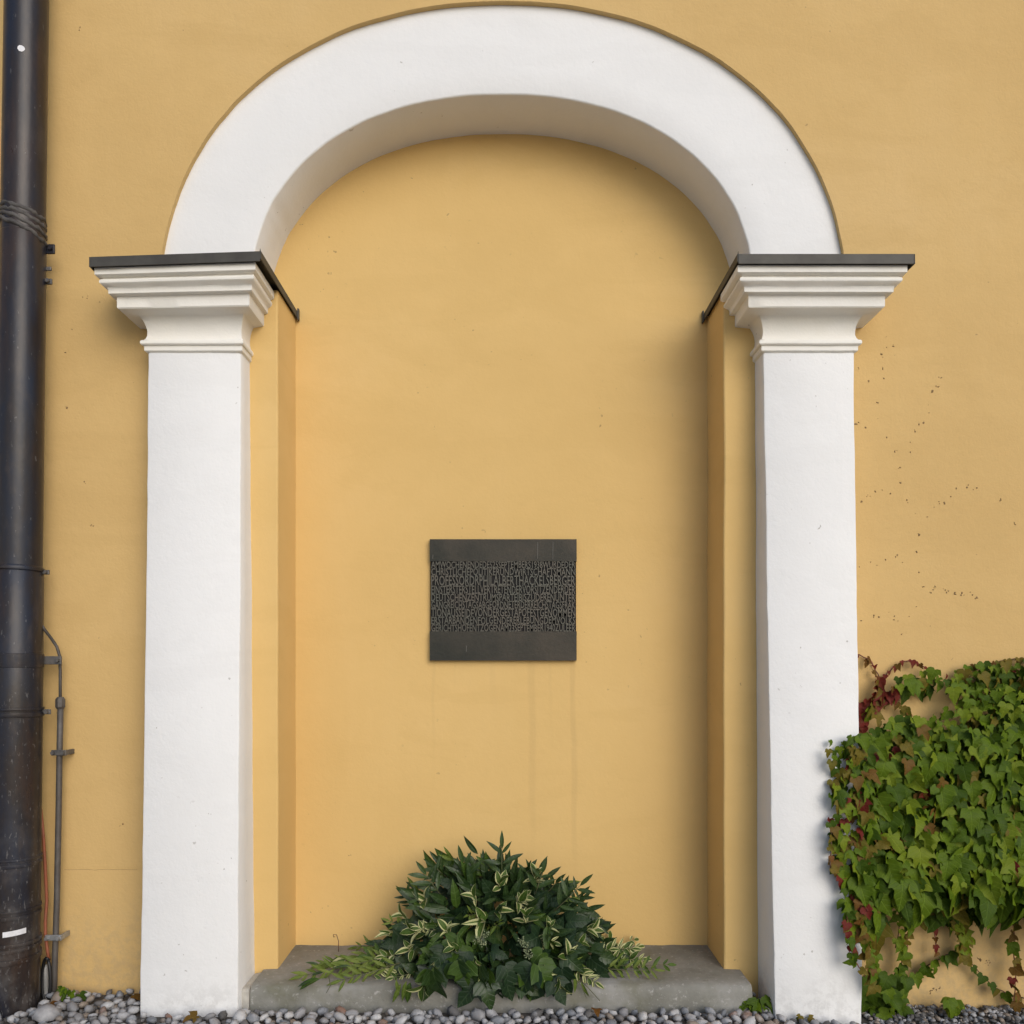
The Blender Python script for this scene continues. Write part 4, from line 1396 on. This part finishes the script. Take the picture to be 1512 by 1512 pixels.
# drooping blades over the step edge
for (px, py, k, s_) in ((592, 1452, 'spray', 0.075), (600, 1448, 'spray', 0.075), (606, 1450, 'laurel_b', 0.075), (585, 1446, 'spray', 0.06), (848, 1436, 'spray', 0.07), (858, 1450, 'spray', 0.06), (835, 1446, 'var_b', 0.07), (820, 1440, 'var_b', 0.06)):
    arr_leaf(k, PY(px, py, -0.175), Vector((rnd.gauss(0, 0.25), -0.15, -1)), Vector((rnd.gauss(0, 0.3), -1, 0.2)), s_)
# long thin stems on the right
for (p0, p1, p2) in (((845, 1440), (858, 1455), (866, 1474)), ((855, 1445), (868, 1458), (886, 1478)), ((485, 1440), (488, 1455), (482, 1466))):
    s_ = MB(); s_.tube([PY(*p0, -0.165), PY(*p1, -0.185), PY(*p2, -0.18)], [0.002, 0.0016, 0.001], 5)
    s_.build('sprig_stem', M['green_stem'], arr, smooth=True)
# curled tendril on the left
s_ = MB(); s_.tube([P(500, 1405, 1.02), P(500, 1390, 1.02), P(497, 1380, 1.02), P(492, 1380, 1.02), P(493, 1384, 1.02)], 0.0016, 5)
s_.build('sprig_stem', M['stem'], arr, smooth=True)
# ivy flower heads
for (px, py) in ((716, 1378), (712, 1392), (703, 1388), (774, 1392), (778, 1402), (770, 1388), (780, 1410)):
    ty, by = lerp_tab(TOP, px), lerp_tab(BOT, px)
    loc, core = arr_point(px, (py - ty) / (by - ty), -0.045)
    h_ = MB()
    for k in range(14):
        d = Vector((rnd.gauss(0, 1), -abs(rnd.gauss(0, 1)), rnd.gauss(0, 1))).normalized() * 0.014
        c_ = loc + d
        h_.tube([loc, c_], 0.0009, 3)
        h_.add([c_ + Vector(v) * 0.0034 for v in ((1, 0, 0), (-1, 0, 0), (0, 1, 0), (0, -1, 0), (0, 0, 1), (0, 0, -1))],
               [(0, 2, 4), (2, 1, 4), (1, 3, 4), (3, 0, 4), (2, 0, 5), (1, 2, 5), (3, 1, 5), (0, 3, 5)])
    h_.build('flower_head', ARR[6], arr, smooth=True)
o = arr_stuff.build('inner_foliage', ARR, arr, smooth=True)
tag(o, None, None, None, 'stuff')
print('arrangement single leaves', arr_n[0])

# ------------------------------------------------------------------ gravel
def pebble_proto(seed):
    r_ = random.Random(seed)
    sx, sy, sz = 1.0, r_.uniform(0.55, 0.85), r_.uniform(0.40, 0.62)
    V = [(0, 0, sz)]
    nseg = 8
    for j_, phi in enumerate((50, 92, 134)):
        for k in range(nseg):
            a = 2 * math.pi * k / nseg + 0.3 * j_
            s__ = math.sin(R(phi))
            kk = 1 + r_.uniform(-0.19, 0.17)
            V.append((math.cos(a) * s__ * sx * kk, math.sin(a) * s__ * sy * kk, math.cos(R(phi)) * sz * kk))
    V.append((0, 0, -sz))
    F = [(0, 1 + k, 1 + (k + 1) % nseg) for k in range(nseg)]
    for j_ in range(2):
        for k in range(nseg):
            a, b = 1 + j_ * nseg + k, 1 + j_ * nseg + (k + 1) % nseg
            F.append((a, a + nseg, b + nseg, b))
    e = 1 + 2 * nseg
    F += [(e + k, len(V) - 1, e + (k + 1) % nseg) for k in range(nseg)]
    return V, F, [0] * len(F)


peb = [pebble_proto(i) for i in range(7)]
peb_mesh = {(i, c): proto_mesh('pebble', peb[i], [M['peb'][c]]) for i in range(7) for c in range(5)}
PEBW = [0, 0, 0, 1, 1, 1, 2, 2, 3, 4]
pst = MB()
peb_n = 0


def peb_M(x, y, z, s_):
    return Matrix.Translation((x, y, z)) @ Matrix.Rotation(rnd.uniform(0, 6.28), 4, 'Z') @ Matrix.Rotation(rnd.gauss(0, 0.5), 4, 'X') @ Matrix.Rotation(rnd.gauss(0, 0.4), 4, 'Y') @ Matrix.Scale(s_, 4)


def blocked(x, y):
    if y > -0.012: return True
    if -1.30 < x < -0.925 and y > -0.21: return True
    if 0.905 < x < 1.25 and y > -0.21: return True
    if -0.95 < x < 0.865 and y > -0.172: return True
    if (x + 1.762) ** 2 + (y - PY_) ** 2 < 0.1 ** 2: return True
    return False


spots = []
tries = 0
while len(spots) < 560 and tries < 40000:
    tries += 1
    x, y = rnd.uniform(-1.75, 1.22), rnd.uniform(-0.42, -0.02)
    s_ = rnd.choice((0.017, 0.02, 0.022, 0.026, 0.030))
    if blocked(x, y - 0.0) or blocked(x, y + s_ * 0.6): continue
    if all((x - a) ** 2 + (y - b) ** 2 > ((s_ + c) * 0.78) ** 2 for a, b, c in spots):
        spots.append((x, y, s_))
spots.sort(key=lambda p: -p[1] * 1 - p[2] * 4)
ns = 0
for (x, y, s_) in spots:
    z = ground_z(x) + s_ * 0.25 + rnd.uniform(-0.004, 0.010)
    vis = y > -0.36
    c_ = rnd.choice(PEBW)
    if vis and ns < 296:
        ns += 1
        o_ = bpy.data.objects.new('pebble', peb_mesh[rnd.randrange(7), c_])
        COL.objects.link(o_)
        o_.parent = ground
        o_.matrix_local = peb_M(x, y, z, s_)
    else:
        pst.put(peb[rnd.randrange(7)], peb_M(x, y, z, s_), c_)
print('pebbles single', ns, 'of', len(spots))
# under-layer, foreground and the finer dark gravel to the right
for _ in range(1500):
    x, y = rnd.uniform(-1.9, 1.3), rnd.uniform(-0.36, -0.01)
    if blocked(x, y): continue
    s_ = rnd.uniform(0.008, 0.017)
    pst.put(peb[rnd.randrange(7)], peb_M(x, y, ground_z(x) - 0.006 + rnd.uniform(-0.004, 0.006), s_), rnd.choice((0, 2, 3, 4, 4, 1)))
for _ in range(2600):
    x, y = rnd.uniform(1.0, 2.4), -0.008 - 0.42 * rnd.random() ** 1.2
    if blocked(x, y): continue
    s_ = rnd.uniform(0.006, 0.015)
    pst.put(peb[rnd.randrange(7)], peb_M(x, y, ground_z(x) - 0.004 + rnd.uniform(-0.004, 0.008), s_), rnd.choice((0, 2, 3, 4, 4, 4, 1)))
for _ in range(1800):
    x, y = rnd.uniform(-2.6, 2.6), rnd.uniform(-1.4, -0.36)
    s_ = rnd.uniform(0.016, 0.03)
    pst.put(peb[rnd.randrange(7)], peb_M(x, y, ground_z(x) + rnd.uniform(-0.006, 0.01), s_), rnd.choice(PEBW))
o = pst.build('loose_gravel', M['peb'], ground, smooth=True)
tag(o, None, None, None, 'stuff')
# one large pale stone by the downpipe, a child of the ground like the pebbles
q_ = PY(80, 1500, -0.20)
o_ = bpy.data.objects.new('pebble', peb_mesh[2, 0]); COL.objects.link(o_); o_.parent = ground
o_.matrix_local = Matrix.Translation((q_.x, -0.24, ground_z(q_.x) + 0.026)) @ Matrix.Rotation(0.5, 4, 'Z') @ Matrix.Rotation(0.3, 4, 'X') @ Matrix.Scale(0.044, 4)

# ------------------------------------------------------------------ small weeds and dry leaves at the foot
def weed(px, py, y, n, size, cols, label, grp=None):
    base = PY(px, py, y)
    base.z = ground_z(base.x) + 0.004
    e_ = empty('weed', base)
    tag(e_, label, 'weed', grp)
    for k in range(n):
        a = rnd.uniform(0, 2 * math.pi)
        top = base + Vector((math.cos(a) * size * 0.8, -abs(math.sin(a)) * size * 0.5, size * rnd.uniform(0.35, 1.0)))
        s2 = MB(); s2.tube([base, base.lerp(top, 0.5) + Vector((0, 0, size * 0.15)), top], 0.0014, 4)
        s2.build('stalk', M['green_stem'], e_, smooth=True)
        o2 = bpy.data.objects.new('leaf', ivy_mesh[rnd.randrange(4), rnd.choice(cols)])
        COL.objects.link(o2)
        o2.parent = e_
        o2.matrix_local = Matrix.Translation(-base) @ leaf_matrix(top, Vector((math.cos(a), -0.5, -0.5)), Vector((rnd.gauss(0, 0.4), -0.8, 0.8)), size * rnd.uniform(0.6, 0.95))


weed(106, 1484, -0.06, 9, 0.042, (0, 1, 1), 'small green weed at the wall foot beside the conductor rod')
weed(1117, 1490, -0.13, 9, 0.060, (1, 1, 0), 'dark green weed wedged between stone step and right pilaster')
weed(1185, 1496, -0.205, 4, 0.028, (1, 3), 'tiny weed sprout at the base of the right pilaster front')
for i, (px, py, y, c_, sz, lab) in enumerate(((72, 1478, -0.17, 4, 0.045, 'dry brown leaf on gravel by the downpipe foot'), (290, 1494, -0.26, 4, 0.045, 'curled rust brown leaf on gravel below the left pilaster'),
                                              (880, 1487, -0.2, 4, 0.036, 'rust leaf on gravel below the right end of the greenery'), (198, 1478, -0.09, 4, 0.04, 'dry leaf on gravel beside the left pilaster edge'))):
    q_ = PY(px, py, y)
    o2 = bpy.data.objects.new('fallen_leaf', ivy_mesh[i % 4, c_])
    COL.objects.link(o2)
    o2.matrix_world = leaf_matrix(Vector((q_.x, y, ground_z(q_.x) + 0.026)), Vector((rnd.uniform(-1, 1), -0.4, 0.0)), Vector((0.2, -0.5, 1)), sz)
    tag(o2, lab, 'fallen leaf')
